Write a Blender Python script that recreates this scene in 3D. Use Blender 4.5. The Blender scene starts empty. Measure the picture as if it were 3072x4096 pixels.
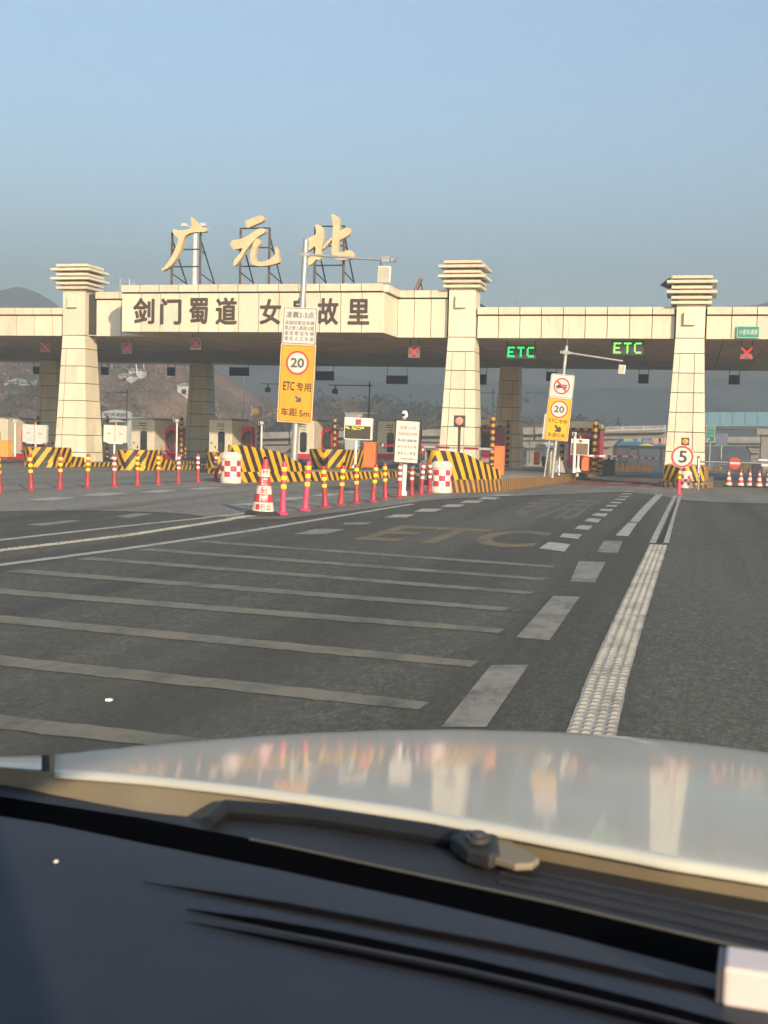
import bpy, bmesh, math, random
from mathutils import Vector, Matrix, noise
random.seed(7)
SC = bpy.context.scene
COL = SC.collection
# ------------------------------------------------------------------ camera, sky, sun, exposure
YAW, PITCH, ROLL, FPX, EYE = 0.25104, 0.06671, 0.02495, 4795.0, 1.7
def cam_axes():
    f = Vector((-math.sin(YAW) * math.cos(PITCH), math.cos(YAW) * math.cos(PITCH), -math.sin(PITCH)))
    r = Vector((math.cos(YAW), math.sin(YAW), 0)); u = r.cross(f)
    c, s = math.cos(ROLL), math.sin(ROLL)
    return c * r + s * u, -s * r + c * u, f
CR, CU, CF = cam_axes()
cd = bpy.data.cameras.new('camera'); cam = bpy.data.objects.new('camera', cd); COL.objects.link(cam)
cam.matrix_world = Matrix(((CR.x, CU.x, -CF.x, 0), (CR.y, CU.y, -CF.y, 0), (CR.z, CU.z, -CF.z, EYE), (0, 0, 0, 1)))
cd.sensor_fit = 'VERTICAL'; cd.sensor_height = 36.0; cd.lens = FPX / 4096 * 36.0
cd.clip_start = 0.05; cd.clip_end = 12000
cd.dof.use_dof = True; cd.dof.focus_distance = 40.0; cd.dof.aperture_fstop = 9.5
SC.camera = cam
SUN_EL, SUN_AZ = math.radians(18.5), math.atan2(-0.8, 0.6)      # direction towards the sun: behind the car, to its right
sun_dir = Vector((math.cos(SUN_AZ) * math.cos(SUN_EL), math.sin(SUN_AZ) * math.cos(SUN_EL), math.sin(SUN_EL)))
wd = bpy.data.worlds.new('World'); SC.world = wd; wd.use_nodes = True
wn = wd.node_tree; bg = wn.nodes['Background']
sky = wn.nodes.new('ShaderNodeTexSky'); sky.sky_type = 'NISHITA'; sky.sun_disc = False
sky.sun_elevation = SUN_EL; sky.sun_rotation = math.pi / 2 - SUN_AZ
sky.air_density = 1.2; sky.dust_density = 2.0; sky.ozone_density = 2.2; sky.altitude = 500
wn.links.new(sky.outputs[0], bg.inputs[0]); bg.inputs[1].default_value = 0.15
sl = bpy.data.lights.new('sun', 'SUN'); sl.energy = 5.0; sl.angle = math.radians(0.8); sl.color = (1.0, 0.81, 0.57)
so = bpy.data.objects.new('sun', sl); COL.objects.link(so)
so.rotation_euler = (-sun_dir).to_track_quat('-Z', 'Y').to_euler()
SC.view_settings.view_transform = 'Standard'; SC.view_settings.look = 'None'
SC.view_settings.exposure = 0.90; SC.view_settings.gamma = 1.0
SC.render.engine = 'CYCLES'
SC.cycles.max_bounces = 4; SC.cycles.diffuse_bounces = 3; SC.cycles.glossy_bounces = 2
SC.cycles.transparent_max_bounces = 8; SC.cycles.volume_bounces = 0
SC.cycles.use_denoising = True; SC.cycles.use_adaptive_sampling = True; SC.cycles.adaptive_threshold = 0.03; SC.cycles.sample_clamp_indirect = 6

# ------------------------------------------------------------------ geometry of the place (metres, Y = along the lanes)
YF, PRO, Z0, Z1, Z2, YR = 50.94, 2.45, 5.81, 7.09, 7.81, 73.9
def gz(y):                                   # the plaza falls very slightly beyond a crest
    if y < 26: return 0.0
    if y < 34: return -0.012 * (y - 26) ** 2 / 16
    return -0.012 * (y - 30) if y < 95 else -0.78
def ray(px, py): return CF * FPX + CR * (px - 1536) - CU * (py - 2048)
def G(px, py, dz=0.0):
    d = ray(px, py); z = 0.0
    for _ in range(12):
        t = (z + dz - EYE) / d.z; z = gz(d.y * t)
    return Vector((d.x * t, d.y * t, z + dz))
def V(px, py, y):
    d = ray(px, py); t = y / d.y
    return Vector((d.x * t, y, EYE + d.z * t))
def PZ(px, py, z):
    d = ray(px, py); t = (z - EYE) / d.z
    return Vector((d.x * t, d.y * t, z))
def depth(p): return (Vector(p) - Vector((0, 0, EYE))).dot(CF)
def ppm(p): return FPX / depth(p)

# ------------------------------------------------------------------ materials
MATS = {}
def nodes_of(name):
    m = bpy.data.materials.new(name); m.use_nodes = True
    t = m.node_tree; return m, t, t.nodes['Principled BSDF']
def ramp(t, fac, stops, interp='LINEAR'):
    r = t.nodes.new('ShaderNodeValToRGB'); e = r.color_ramp.elements; r.color_ramp.interpolation = interp
    while len(e) < len(stops): e.new(0.5)
    for i, (p, c) in enumerate(stops): e[i].position = p; e[i].color = (*c, 1) if len(c) == 3 else c
    t.links.new(fac, r.inputs[0]); return r.outputs[0]
def noise_n(t, scale, detail=4, rough=0.6, vec=None, coord='Object', stretch=None):
    n = t.nodes.new('ShaderNodeTexNoise'); n.inputs['Scale'].default_value = scale
    n.inputs['Detail'].default_value = detail; n.inputs['Roughness'].default_value = rough
    if vec is None:
        tc = t.nodes.new('ShaderNodeTexCoord'); vec = tc.outputs[coord]
    if stretch:
        mp = t.nodes.new('ShaderNodeMapping'); mp.inputs['Scale'].default_value = stretch
        t.links.new(vec, mp.inputs[0]); vec = mp.outputs[0]
    t.links.new(vec, n.inputs['Vector']); return n.outputs['Fac']
def mixc(t, fac, a, b, mode='MIX'):
    n = t.nodes.new('ShaderNodeMix'); n.data_type = 'RGBA'; n.blend_type = mode
    for s, v in ((0, fac), (6, a), (7, b)):
        if hasattr(v, 'links'): t.links.new(v, n.inputs[s])
        elif s == 0: n.inputs[0].default_value = v
        else: n.inputs[s].default_value = (*v, 1)
    return n.outputs[2]
def math_n(t, op, a, b=None):
    n = t.nodes.new('ShaderNodeMath'); n.operation = op
    for i, v in enumerate((a, b)):
        if v is None: continue
        if hasattr(v, 'links'): t.links.new(v, n.inputs[i])
        else: n.inputs[i].default_value = v
    return n.outputs[0]
def bump(t, b, h, strength=0.3, dist=0.01):
    n = t.nodes.new('ShaderNodeBump'); n.inputs['Strength'].default_value = strength; n.inputs['Distance'].default_value = dist
    t.links.new(h, n.inputs['Height']); t.links.new(n.outputs[0], b.inputs['Normal'])
def dark(c, k): return tuple(x * k for x in c)
def mat(name, col, rough=0.6, metal=0.0, var=0.12, scale=3.0, dirt=0.0, dirtcol=(0.10, 0.08, 0.06), bmp=0.0, spec=0.5, emit=0.0, streak=False, coat=0.0, each=0.0):
    if name in MATS: return MATS[name]
    m, t, b = nodes_of(name)
    f = noise_n(t, scale)
    c = ramp(t, f, [(0.3, dark(col, 1 - var)), (0.7, tuple(min(1, x * (1 + var)) for x in col))])
    if dirt:
        d = noise_n(t, scale * 1.7, 6, 0.7, stretch=(1, 1, 0.18) if streak else None)
        df = ramp(t, d, [(0.5, (0, 0, 0)), (0.78, (dirt,) * 3)])
        c = mixc(t, df, c, dirtcol)
    if each:                                  # every panel its own slight tone
        oi = t.nodes.new('ShaderNodeObjectInfo'); c = mixc(t, 1.0, c, ramp(t, oi.outputs['Random'], [(0, (1 - each,) * 3), (1, (1, 1, 1 - each * .3))]), 'MULTIPLY')
    t.links.new(c, b.inputs['Base Color'])
    b.inputs['Roughness'].default_value = rough; b.inputs['Metallic'].default_value = metal
    b.inputs['Specular IOR Level'].default_value = spec
    b.inputs['Coat Weight'].default_value = coat; b.inputs['Coat Roughness'].default_value = 0.03
    if bmp: bump(t, b, noise_n(t, scale * 12, 5), bmp, 0.004)
    if emit:
        t.links.new(c, b.inputs['Emission Color']); b.inputs['Emission Strength'].default_value = emit
    MATS[name] = m; return m
def stripe_mat(name, a, b_, wear=0.35, wearcol=(0.30, 0.27, 0.23), rough=0.55, duty=0.5, scale=4.0):
    if name in MATS: return MATS[name]
    m, t, b = nodes_of(name)
    uv = t.nodes.new('ShaderNodeUVMap'); sp = t.nodes.new('ShaderNodeSeparateXYZ'); t.links.new(uv.outputs[0], sp.inputs[0])
    wob = math_n(t, 'MULTIPLY', math_n(t, 'SUBTRACT', noise_n(t, 6.0), 0.5), 0.10)
    fr = math_n(t, 'FRACT', math_n(t, 'ADD', sp.outputs[0], wob))
    s = math_n(t, 'GREATER_THAN', fr, duty)
    n1 = noise_n(t, 2.2)
    ca = ramp(t, n1, [(0.3, dark(a, 0.8)), (0.75, a)])
    cb = ramp(t, n1, [(0.3, dark(b_, 0.7)), (0.75, dark(b_, 1.25))])
    c = mixc(t, s, ca, cb)
    w = ramp(t, noise_n(t, scale, 8, 0.72), [(0.56, (0, 0, 0)), (0.74, (wear,) * 3)])
    c = mixc(t, w, c, wearcol)
    t.links.new(c, b.inputs['Base Color']); b.inputs['Roughness'].default_value = rough
    MATS[name] = m; return m
def checker_mat(name):
    m, t, b = nodes_of(name)
    uv = t.nodes.new('ShaderNodeUVMap'); ch = t.nodes.new('ShaderNodeTexChecker'); t.links.new(uv.outputs[0], ch.inputs[0])
    ch.inputs['Scale'].default_value = 1.0
    ch.inputs['Color1'].default_value = (0.55, 0.03, 0.045, 1); ch.inputs['Color2'].default_value = (0.78, 0.74, 0.66, 1)
    w = ramp(t, noise_n(t, 5, 6, 0.7), [(0.5, (0, 0, 0)), (0.8, (0.45,) * 3)])
    c = mixc(t, w, ch.outputs[0], (0.42, 0.33, 0.24))
    t.links.new(c, b.inputs['Base Color']); b.inputs['Roughness'].default_value = 0.5
    MATS[name] = m; return m
def led_mat(name, col, s):
    m, t, b = nodes_of(name); b.inputs['Base Color'].default_value = (*dark(col, 0.5), 1)
    b.inputs['Emission Color'].default_value = (*col, 1); b.inputs['Emission Strength'].default_value = s
    MATS[name] = m; return m
def asphalt_mat(name, lo, hi, patch=0.25, agg=95.0):
    m, t, b = nodes_of(name)
    big = noise_n(t, 0.30, 6, 0.6, stretch=(1.0, 0.35, 1)); fine = noise_n(t, agg, 2, 0.9); fine2 = noise_n(t, agg * .30, 3, 0.85, stretch=(1, .4, 1)); fine3 = noise_n(t, agg * .10, 4, .8, stretch=(1, .4, 1)); mid = noise_n(t, 5.0, 6, 0.7)
    tracks = noise_n(t, 0.8, 4, 0.55, stretch=(1.0, 0.03, 1)); oil = noise_n(t, 1.7, 5, 0.6, stretch=(1, .6, 1))
    mixf = math_n(t, 'ADD', math_n(t, 'ADD', math_n(t, 'MULTIPLY', fine, .30), math_n(t, 'MULTIPLY', fine2, .45)), math_n(t, 'MULTIPLY', fine3, .25))
    c = ramp(t, mixf, [(0.40, dark(lo, .55)), (0.5, dark(lo, 1.3)), (0.60, dark(hi, 1.45))])
    c = mixc(t, ramp(t, big, [(0.38, (0, 0, 0)), (0.68, (patch,) * 3)]), c, dark(hi, 1.2))
    c = mixc(t, ramp(t, mid, [(0.48, (0, 0, 0)), (0.75, (0.4,) * 3)]), c, dark(lo, 0.7))
    c = mixc(t, ramp(t, tracks, [(0.44, (0, 0, 0)), (0.62, (0.6,) * 3)]), c, dark(lo, 0.72))
    c = mixc(t, ramp(t, oil, [(0.68, (0, 0, 0)), (0.76, (0.55,) * 3)]), c, dark(lo, 0.4))
    t.links.new(c, b.inputs['Base Color']); b.inputs['Roughness'].default_value = 0.85; b.inputs['Specular IOR Level'].default_value = 0.3
    bump(t, b, mixf, 0.8, 0.012); MATS[name] = m; return m
def paint_mat(name, col, under, wear=(0.42, 0.62), scale=5.0):
    m, t, b = nodes_of(name)
    w = noise_n(t, scale, 8, 0.75, stretch=(1, 0.5, 1)); fine = noise_n(t, 120, 3, 0.8)
    c = mixc(t, ramp(t, noise_n(t, 1.1, 4), [(0.3, (0, 0, 0)), (0.8, (0.5,) * 3)]), col, dark(col, 0.65))
    c = mixc(t, ramp(t, w, [(wear[0], (0, 0, 0)), (wear[1], (1, 1, 1))]), c, under)
    c = mixc(t, ramp(t, fine, [(0.35, (0.35,) * 3), (0.6, (0, 0, 0))]), c, under)
    t.links.new(c, b.inputs['Base Color']); b.inputs['Roughness'].default_value = 0.75; MATS[name] = m; return m

YEL, BLK = (0.85, 0.42, 0.012), (0.028, 0.022, 0.018)
CREAM = mat('cream_cladding', (0.79, 0.71, 0.55), 0.45, each=0.14, var=0.05, scale=0.9, dirt=0.30, dirtcol=(0.40, 0.31, 0.20), streak=True)
CREAM2 = mat('cream_cladding_worn', (0.76, 0.675, 0.52), 0.45, each=0.14, var=0.06, scale=1.3, dirt=0.42, dirtcol=(0.36, 0.27, 0.18), streak=True)
COPING = mat('coping_cladding', (0.74, 0.65, 0.49), 0.45, each=0.14, var=0.06, scale=1.2, dirt=0.30, dirtcol=(0.30, 0.23, 0.16))
JOINT = mat('dark_joint', (0.05, 0.042, 0.034), 0.9)
SOFFIT = mat('soffit_panel', (0.64, 0.50, 0.36), 0.55, each=0.15, var=0.12, scale=0.8, dirt=0.2)
ROOFM = mat('roof_membrane', (0.25, 0.24, 0.22), 0.9)
TEXTBR = mat('brown_lettering', (0.075, 0.05, 0.035), 0.5, var=0.2)
GOLD = mat('gold_lettering', (0.66, 0.51, 0.29), 0.5, var=0.12, scale=2.5, dirt=0.45, dirtcol=(0.36, 0.24, 0.12))
GOLDSIDE = GOLD
DKSTEEL = mat('dark_steel', (0.055, 0.05, 0.052), 0.5, 0.3, var=0.2)
RUST = mat('rusty_steel', (0.10, 0.07, 0.06), 0.7, 0.2, var=0.35, scale=6)
GALV = mat('galvanised_steel', (0.46, 0.46, 0.44), 0.42, 0.55, var=0.15, scale=8)
CHROME = mat('stainless_steel', (0.58, 0.57, 0.55), 0.22, 0.9, var=0.08)
WHITE = mat('white_paint', (0.78, 0.76, 0.71), 0.45, var=0.05, dirt=0.2)
WHITE2 = mat('white_sign_sheet', (0.66, 0.63, 0.57), 0.5, var=0.03)
OFFW = mat('offwhite_panel', (0.62, 0.64, 0.58), 0.5, var=0.06, dirt=0.2)
BLACK = mat('black_paint', (0.02, 0.02, 0.022), 0.5, var=0.2)
DARKBOX = mat('dark_cabinet', (0.028, 0.03, 0.042), 0.5, var=0.2)
SIGNYEL = mat('orange_sign_sheet', (0.83, 0.36, 0.022), 0.45, var=0.05)
SIGNYEL2 = mat('yellow_sign_sheet', (0.84, 0.46, 0.012), 0.45, var=0.04)
SIGNEDGE = mat('peach_sign_edge', (0.82, 0.52, 0.30), 0.5)
REDP = mat('red_paint', (0.60, 0.045, 0.05), 0.45, var=0.08)
DKRED = mat('dark_red_panel', (0.26, 0.03, 0.05), 0.4, var=0.12)
BOOTHRED = mat('booth_red', (0.56, 0.03, 0.065), 0.4, var=0.1)
PRINT = mat('black_print', (0.045, 0.04, 0.038), 0.6)
PRINTGREY = mat('grey_print', (0.11, 0.10, 0.085), 0.6)
PRINTBROWN = mat('brown_print', (0.045, 0.018, 0.008), 0.6)
PRINTRED = mat('faded_red_print', (0.72, 0.22, 0.13), 0.6)
PRINTDK = mat('faded_black_print', (0.09, 0.09, 0.085), 0.6)
GREENS = mat('green_sign_sheet', (0.012, 0.27, 0.17), 0.45)
ORANGE = mat('orange_cabinet', (0.85, 0.20, 0.05), 0.45, var=0.05, dirt=0.12)
ORANGE2 = mat('amber_cabinet', (0.72, 0.36, 0.07), 0.5, var=0.05)
AMBER = mat('amber_lens', (0.72, 0.42, 0.16), 0.4, var=0.25, scale=30)
AMBERLIT = mat('amber_lens_lit', (0.95, 0.22, 0.04), 0.4, var=0.25, scale=30, emit=0.35)
PALEAMBER = mat('faded_amber_lens', (0.62, 0.30, 0.20), 0.4, var=0.25, scale=30)
BOLR = mat('red_bollard_plastic', (0.38, 0.038, 0.048), 0.55, var=0.2, scale=5, dirt=0.5, dirtcol=(0.22, 0.09, 0.07))
BOLP = mat('pink_bollard_plastic', (0.66, 0.05, 0.125), 0.5, var=0.08, scale=5, dirt=0.15, dirtcol=(0.40, 0.10, 0.10))
BANDY = mat('yellow_reflective_band', (0.72, 0.72, 0.02), 0.4, var=0.1)
BANDW = mat('white_reflective_band', (0.78, 0.66, 0.60), 0.5, var=0.1)
RUBBER = mat('black_rubber', (0.028, 0.026, 0.022), 0.8, var=0.3)
BARRELM = mat('cream_plastic', (0.74, 0.63, 0.52), 0.5, var=0.08, scale=4, dirt=0.35, dirtcol=(0.40, 0.28, 0.18))
BOOTHW = mat('booth_shell', (0.70, 0.64, 0.50), 0.4, var=0.05, dirt=0.15)
GLASSD = mat('dark_window_glass', (0.022, 0.03, 0.035), 0.08, var=0.3, spec=0.9)
CONC = mat('concrete', (0.36, 0.33, 0.29), 0.85, var=0.15, scale=2, dirt=0.5, dirtcol=(0.12, 0.10, 0.085), bmp=0.2)
CONCP = mat('weathered_concrete', (0.40, 0.37, 0.33), 0.9, var=0.15, scale=0.5, dirt=0.7, dirtcol=(0.10, 0.085, 0.07), streak=True)
ISLTOP = mat('island_paving', (0.30, 0.28, 0.245), 0.85, var=0.15, scale=1.2, dirt=0.35, bmp=0.2)
HAZ = stripe_mat('hazard_stripes', YEL, BLK, 0.22, wearcol=(0.22, 0.15, 0.07))
HAZW = stripe_mat('worn_hazard_stripes', (0.50, 0.25, 0.045), (0.085, 0.05, 0.03), 0.75, wearcol=(0.36, 0.26, 0.17), scale=3)
HAZP = stripe_mat('striped_post_paint', (0.62, 0.32, 0.03), BLK, 0.2)
ARMP = stripe_mat('barrier_arm_paint', (0.80, 0.74, 0.68), (0.55, 0.04, 0.07), 0.12)
CHECK = checker_mat('red_white_checker')
LEDR = led_mat('red_led', (1.0, 0.05, 0.06), 0.75); LEDR2 = led_mat('dim_red_led', (0.62, 0.085, 0.095), 0.34)
LEDG = led_mat('green_led', (0.0, 1.0, 0.16), 1.6); LEDY = led_mat('yellow_led', (0.85, 0.85, 0.02), 0.8)
LEDG2 = led_mat('yellow_green_led', (0.25, 1.0, 0.10), 1.5)

# ------------------------------------------------------------------ mesh builder
class MB:
    def __init__(s): s.v = []; s.f = []; s.uv = {}
    def add(s, vs, fs):
        b = len(s.v); s.v += [Vector(p) for p in vs]; s.f += [tuple(b + i for i in f) for f in fs]; return s
    def box(s, x0, x1, y0, y1, z0, z1):
        return s.add([(x0, y0, z0), (x1, y0, z0), (x1, y1, z0), (x0, y1, z0), (x0, y0, z1), (x1, y0, z1), (x1, y1, z1), (x0, y1, z1)],
                     [(0, 3, 2, 1), (4, 5, 6, 7), (0, 1, 5, 4), (1, 2, 6, 5), (2, 3, 7, 6), (3, 0, 4, 7)])
    def cbox(s, c, sx, sy, sz): return s.box(c[0] - sx / 2, c[0] + sx / 2, c[1] - sy / 2, c[1] + sy / 2, c[2] - sz / 2, c[2] + sz / 2)
    def prism(s, pts, d):                    # planar polygon pushed along d
        n = len(pts); d = Vector(d); a = [Vector(p) for p in pts]
        return s.add(a + [p + d for p in a], [tuple(range(n - 1, -1, -1)), tuple(range(n, 2 * n))] + [(i, (i + 1) % n, n + (i + 1) % n, n + i) for i in range(n)])
    def tube(s, p0, p1, r0, r1=None, n=10):
        p0, p1 = Vector(p0), Vector(p1); r1 = r0 if r1 is None else r1
        d = (p1 - p0).normalized(); a = d.orthogonal().normalized(); b = d.cross(a)
        vs = []
        for p, r in ((p0, r0), (p1, r1)):
            for i in range(n):
                t = 2 * math.pi * i / n; vs.append(p + a * math.cos(t) * r + b * math.sin(t) * r)
        return s.add(vs, [(i, (i + 1) % n, n + (i + 1) % n, n + i) for i in range(n)] + [tuple(range(n - 1, -1, -1)), tuple(range(n, 2 * n))])
    def path(s, pts, r, n=8):
        for a, b in zip(pts, pts[1:]): s.tube(a, b, r, None, n)
        return s
    def lathe(s, prof, n=20, c=(0, 0, 0), uvs=None):
        b = len(s.v); c = Vector(c)
        for r, z in prof:
            for i in range(n):
                t = 2 * math.pi * i / n; s.v.append(c + Vector((r * math.cos(t), r * math.sin(t), z)))
        for k in range(len(prof) - 1):
            for i in range(n):
                j = (i + 1) % n; f = (b + k * n + i, b + k * n + j, b + (k + 1) * n + j, b + (k + 1) * n + i); s.f.append(f)
                if uvs: s.uv[len(s.f) - 1] = [(uvs[0] * i / n, uvs[1][k]), (uvs[0] * (i + 1) / n, uvs[1][k]), (uvs[0] * (i + 1) / n, uvs[1][k + 1]), (uvs[0] * i / n, uvs[1][k + 1])]
        s.f.append(tuple(b + i for i in range(n - 1, -1, -1))); s.f.append(tuple(b + (len(prof) - 1) * n + i for i in range(n)))
        return s
    def quad(s, a, b, c, d, uv=None):
        s.add([a, b, c, d], [(0, 1, 2, 3)])
        if uv: s.uv[len(s.f) - 1] = [(x, 0.5) if not isinstance(x, tuple) else x for x in uv]
        return s
    def mesh(s, name):
        m = bpy.data.meshes.new(name); m.from_pydata([tuple(v) for v in s.v], [], s.f)
        if s.uv:
            l = m.uv_layers.new(name='UVMap')
            for i, p in enumerate(m.polygons):
                if i in s.uv:
                    for k, li in enumerate(p.loop_indices): l.data[li].uv = s.uv[i][k]
        m.validate(); return m
def obj(name, me, material=None, parent=None, bevel=0.0, smooth=False, off=None):
    if isinstance(me, MB):
        if off is not None:
            for v in me.v: v -= off
        me = me.mesh(name)
    o = bpy.data.objects.new(name, me); COL.objects.link(o)
    if material and not me.materials: me.materials.append(material)
    if parent: o.parent = parent
    if smooth:
        me.polygons.foreach_set('use_smooth', [True] * len(me.polygons)); me.set_sharp_from_angle(angle=math.radians(40))
    if bevel:
        b = o.modifiers.new('bevel', 'BEVEL'); b.width = bevel; b.segments = 2; b.limit_method = 'ANGLE'; b.angle_limit = math.radians(50)
    return o
def tag(o, label=None, cat=None, group=None, kind=None):
    for k, v in (('label', label), ('category', cat), ('group', group), ('kind', kind)):
        if v: o[k] = v
    return o
def thing(name, label, cat, loc=(0, 0, 0), rot=(0, 0, 0), group=None):
    o = bpy.data.objects.new(name, None); COL.objects.link(o); o.location = loc; o.rotation_euler = rot
    o.empty_display_size = 0.3
    return tag(o, label, cat, group)
def copy_tree(o, loc=None, rot=None, label=None, parent=None):
    c = o.copy(); COL.objects.link(c); c.parent = parent
    if loc is not None: c.location = loc
    if rot is not None: c.rotation_euler = rot
    if label: c['label'] = label
    for ch in o.children: copy_tree(ch, parent=c)
    return c
def W(me, name, material, parent, **k):       # mesh given in world coordinates, parented into an unrotated thing
    r = parent
    while r.parent: r = r.parent
    return obj(name, me, material, parent, off=Vector(r.location), **k)
def rrect(w, h, r=0.05, n=5, cx=0, cz=0):
    pts = []
    for sx, sz, a0 in ((1, 1, 0), (-1, 1, 90), (-1, -1, 180), (1, -1, 270)):
        for i in range(n + 1):
            a = math.radians(a0 + 90 * i / n); pts.append((cx + sx * (w / 2 - r) + r * math.cos(a), cz + sz * (h / 2 - r) + r * math.sin(a)))
    return pts
def plate(poly, y, th):                      # polygon in XZ facing -Y with thickness th going +Y
    m = MB(); m.prism([(x, y, z) for x, z in poly][::-1], (0, th, 0)); return m
def ring(outer, inner, y, th):
    m = MB(); n = len(outer)
    for i in range(n):
        j = (i + 1) % n
        a, b, c, d = outer[i], outer[j], inner[j], inner[i]
        m.prism([(p[0], y, p[1]) for p in (d, c, b, a)], (0, th, 0))
    return m
def circ(r, n=36, cx=0, cz=0): return [(cx + r * math.cos(2 * math.pi * i / n), cz + r * math.sin(2 * math.pi * i / n)) for i in range(n)]
_txt = {}
def text_mesh(body, bold=0.0, depth=0.0):
    key = (body, bold, depth)
    if key not in _txt:
        c = bpy.data.curves.new('t', 'FONT'); c.body = body; c.size = 1; c.resolution_u = 3; c.offset = bold; c.fill_mode = 'FRONT'
        c.align_x = 'LEFT'
        o = bpy.data.objects.new('t', c); COL.objects.link(o)
        dg = bpy.context.evaluated_depsgraph_get(); m = bpy.data.meshes.new_from_object(o.evaluated_get(dg))
        vs = [v.co.copy() for v in m.vertices]; fs = [tuple(p.vertices) for p in m.polygons]
        bpy.data.objects.remove(o); bpy.data.curves.remove(c); bpy.data.meshes.remove(m)
        _txt[key] = (vs, fs)
    return _txt[key]
def text_mb(body, cx, cz, w, h, y, bold=0.012, th=0.004):   # lettering fitted in a w x h box centred at cx, cz, facing -Y
    vs, fs = text_mesh(body, 0.0)
    x0 = min(v.x for v in vs); x1 = max(v.x for v in vs); z0 = min(v.y for v in vs); z1 = max(v.y for v in vs)
    m = MB(); sh = bold * 0.8 * h
    dirs = [(0, 0)] + ([(math.cos(k * math.pi / 4) * sh, math.sin(k * math.pi / 4) * sh) for k in range(8)] if bold >= 0.012 else [])
    n = {}
    for f in fs:
        for p, q in zip(f, f[1:] + f[:1]): n[(p, q)] = 1
    rim = [(p, q) for (p, q) in n if (q, p) not in n]
    for k, (dx, dz) in enumerate(dirs):       # a heavier stroke: the letter laid over itself, each lay a hair further back
        yy = y + k * min(.0012, th * .1)
        P = [Vector((cx + ((v.x - x0) / (x1 - x0) - .5) * (w - 2 * sh) + dx, yy, cz + ((v.y - z0) / (z1 - z0) - .5) * (h - 2 * sh) + dz)) for v in vs]
        b0 = len(m.v); m.add(P, fs)
        if th:
            b1 = len(m.v); m.v += [p + Vector((0, th, 0)) for p in P]
            m.f += [(b0 + q, b0 + p, b1 + p, b1 + q) for p, q in rim]
    return m
FONT57 = {'E': ['11111', '10000', '10000', '11110', '10000', '10000', '11111'], 'T': ['11111', '00100', '00100', '00100', '00100', '00100', '00100'],
          'C': ['01111', '10000', '10000', '10000', '10000', '10000', '01111']}
def led_text(word, w, h, y, k):
    m = MB(); n = len(word) * 7 - 2; sx = w / n; sz = h / 7
    if 1:
        ch = word[k]
        for r, row in enumerate(FONT57[ch]):
            for c, bit in enumerate(row):
                if bit == '1':
                    for i in (0, 1):
                        for j in (0, 1):
                            x = -w / 2 + (k * 7 + c + .25 + .5 * i) * sx; z = h / 2 - (r + .25 + .5 * j) * sz
                            m.cbox((x, y, z), sx * .40, .012, sz * .40)
    return m
def led_cross(s, y):
    m = MB(); n = 11
    for i in range(n):
        for k in (-1, 0, 1):
            for sg in (1, -1):
                t = (i / (n - 1) - .5); a = t * s + k * .05 * s; b = sg * (t * s - k * .05 * s)
                m.cbox((a, y, b), s * .075, .012, s * .075)
    return m
ORD = ['first', 'second', 'third', 'fourth', 'fifth', 'sixth', 'seventh', 'eighth', 'ninth', 'tenth', 'eleventh', 'twelfth']

# ------------------------------------------------------------------ the setting: ground, road, plaza, markings
def sheet(name, material, xs, ys, zf, kind='structure', parent=None):
    m = MB(); nx = len(xs)
    for y in ys:
        for x in xs: m.v.append(Vector((x, y, zf(x, y))))
    for j in range(len(ys) - 1):
        for i in range(nx - 1):
            a = j * nx + i; m.f.append((a, a + 1, a + nx + 1, a + nx))
    o = obj(name, m, material, parent, smooth=True)
    if kind: o['kind'] = kind
    return o
def lerp_table(tab, x):
    if x <= tab[0][0]: return tab[0][1]
    for (a, b), (c, d) in zip(tab, tab[1:]):
        if x <= c: return b + (d - b) * (x - a) / (c - a)
    return tab[-1][1]
def ground_z(x, y):
    base = gz(y) - 0.06
    if y > 95: base -= min(1, (y - 95) / 30) * 2.2
    if y > 180: base += (y - 180) * 0.01
    return base
gm, gt, gb = nodes_of('dry_ground')
gc = ramp(gt, noise_n(gt, 0.05, 8, 0.7), [(0.3, (0.10, 0.085, 0.05)), (0.5, (0.17, 0.13, 0.085)), (0.7, (0.24, 0.18, 0.12))])
gt.links.new(gc, gb.inputs['Base Color']); gb.inputs['Roughness'].default_value = 0.95
gxs = [-690, -500, -300, -150, -80, -50, -25, 0, 25, 50, 80, 150, 300, 500, 690]
gys = [-78, -60, 0, 20] + [26 + i for i in range(10)] + [40, 60, 80, 95, 100, 110, 125, 150, 180, 260, 400, 500, 598]
sheet('ground', gm, gxs, gys, ground_z)
ASPH = asphalt_mat('asphalt', (0.053, 0.052, 0.042), (0.115, 0.112, 0.092), 0.42)
PLZ = asphalt_mat('plaza_concrete', (0.145, 0.138, 0.118), (0.25, 0.238, 0.205), 0.4, 60)
rows = [-30, -10, 0, 10, 20] + [24 + 0.5 * i for i in range(24)] + [36 + 2 * i for i in range(30)]
road = sheet('road', ASPH, [-70, -40, -20, -10, 0, 10, 20, 45], rows, lambda x, y: gz(y))
edge = [(p.x, p.y) for p in (G(*q) for q in ((-500, 2058), (0, 2046), (300, 2042), (620, 2050), (1000, 2078), (1180, 2080), (1420, 2042), (1640, 2012), (1780, 1996), (2060, 1986), (2500, 1968), (2640, 1984), (2740, 2004), (2900, 2012), (3072, 2016), (3500, 2020)))]
edge.sort()
m = MB(); xs = [-70 + i * 1.0 for i in range(40)] + [-30 + 0.5 * i for i in range(80)] + [10 + 3 * i for i in range(12)]
NR = 44
for x in xs:
    y0 = lerp_table(edge, x) + 0.25 * noise.noise(Vector((x * 1.3, 3.1, 0)))
    for j in range(NR):
        t = j / (NR - 1); y = y0 + (97 - y0) * t ** 1.6
        m.v.append(Vector((x, y, gz(y) + 0.008 + 0.0012 * min(4, max(0, y - 26)))))
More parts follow.
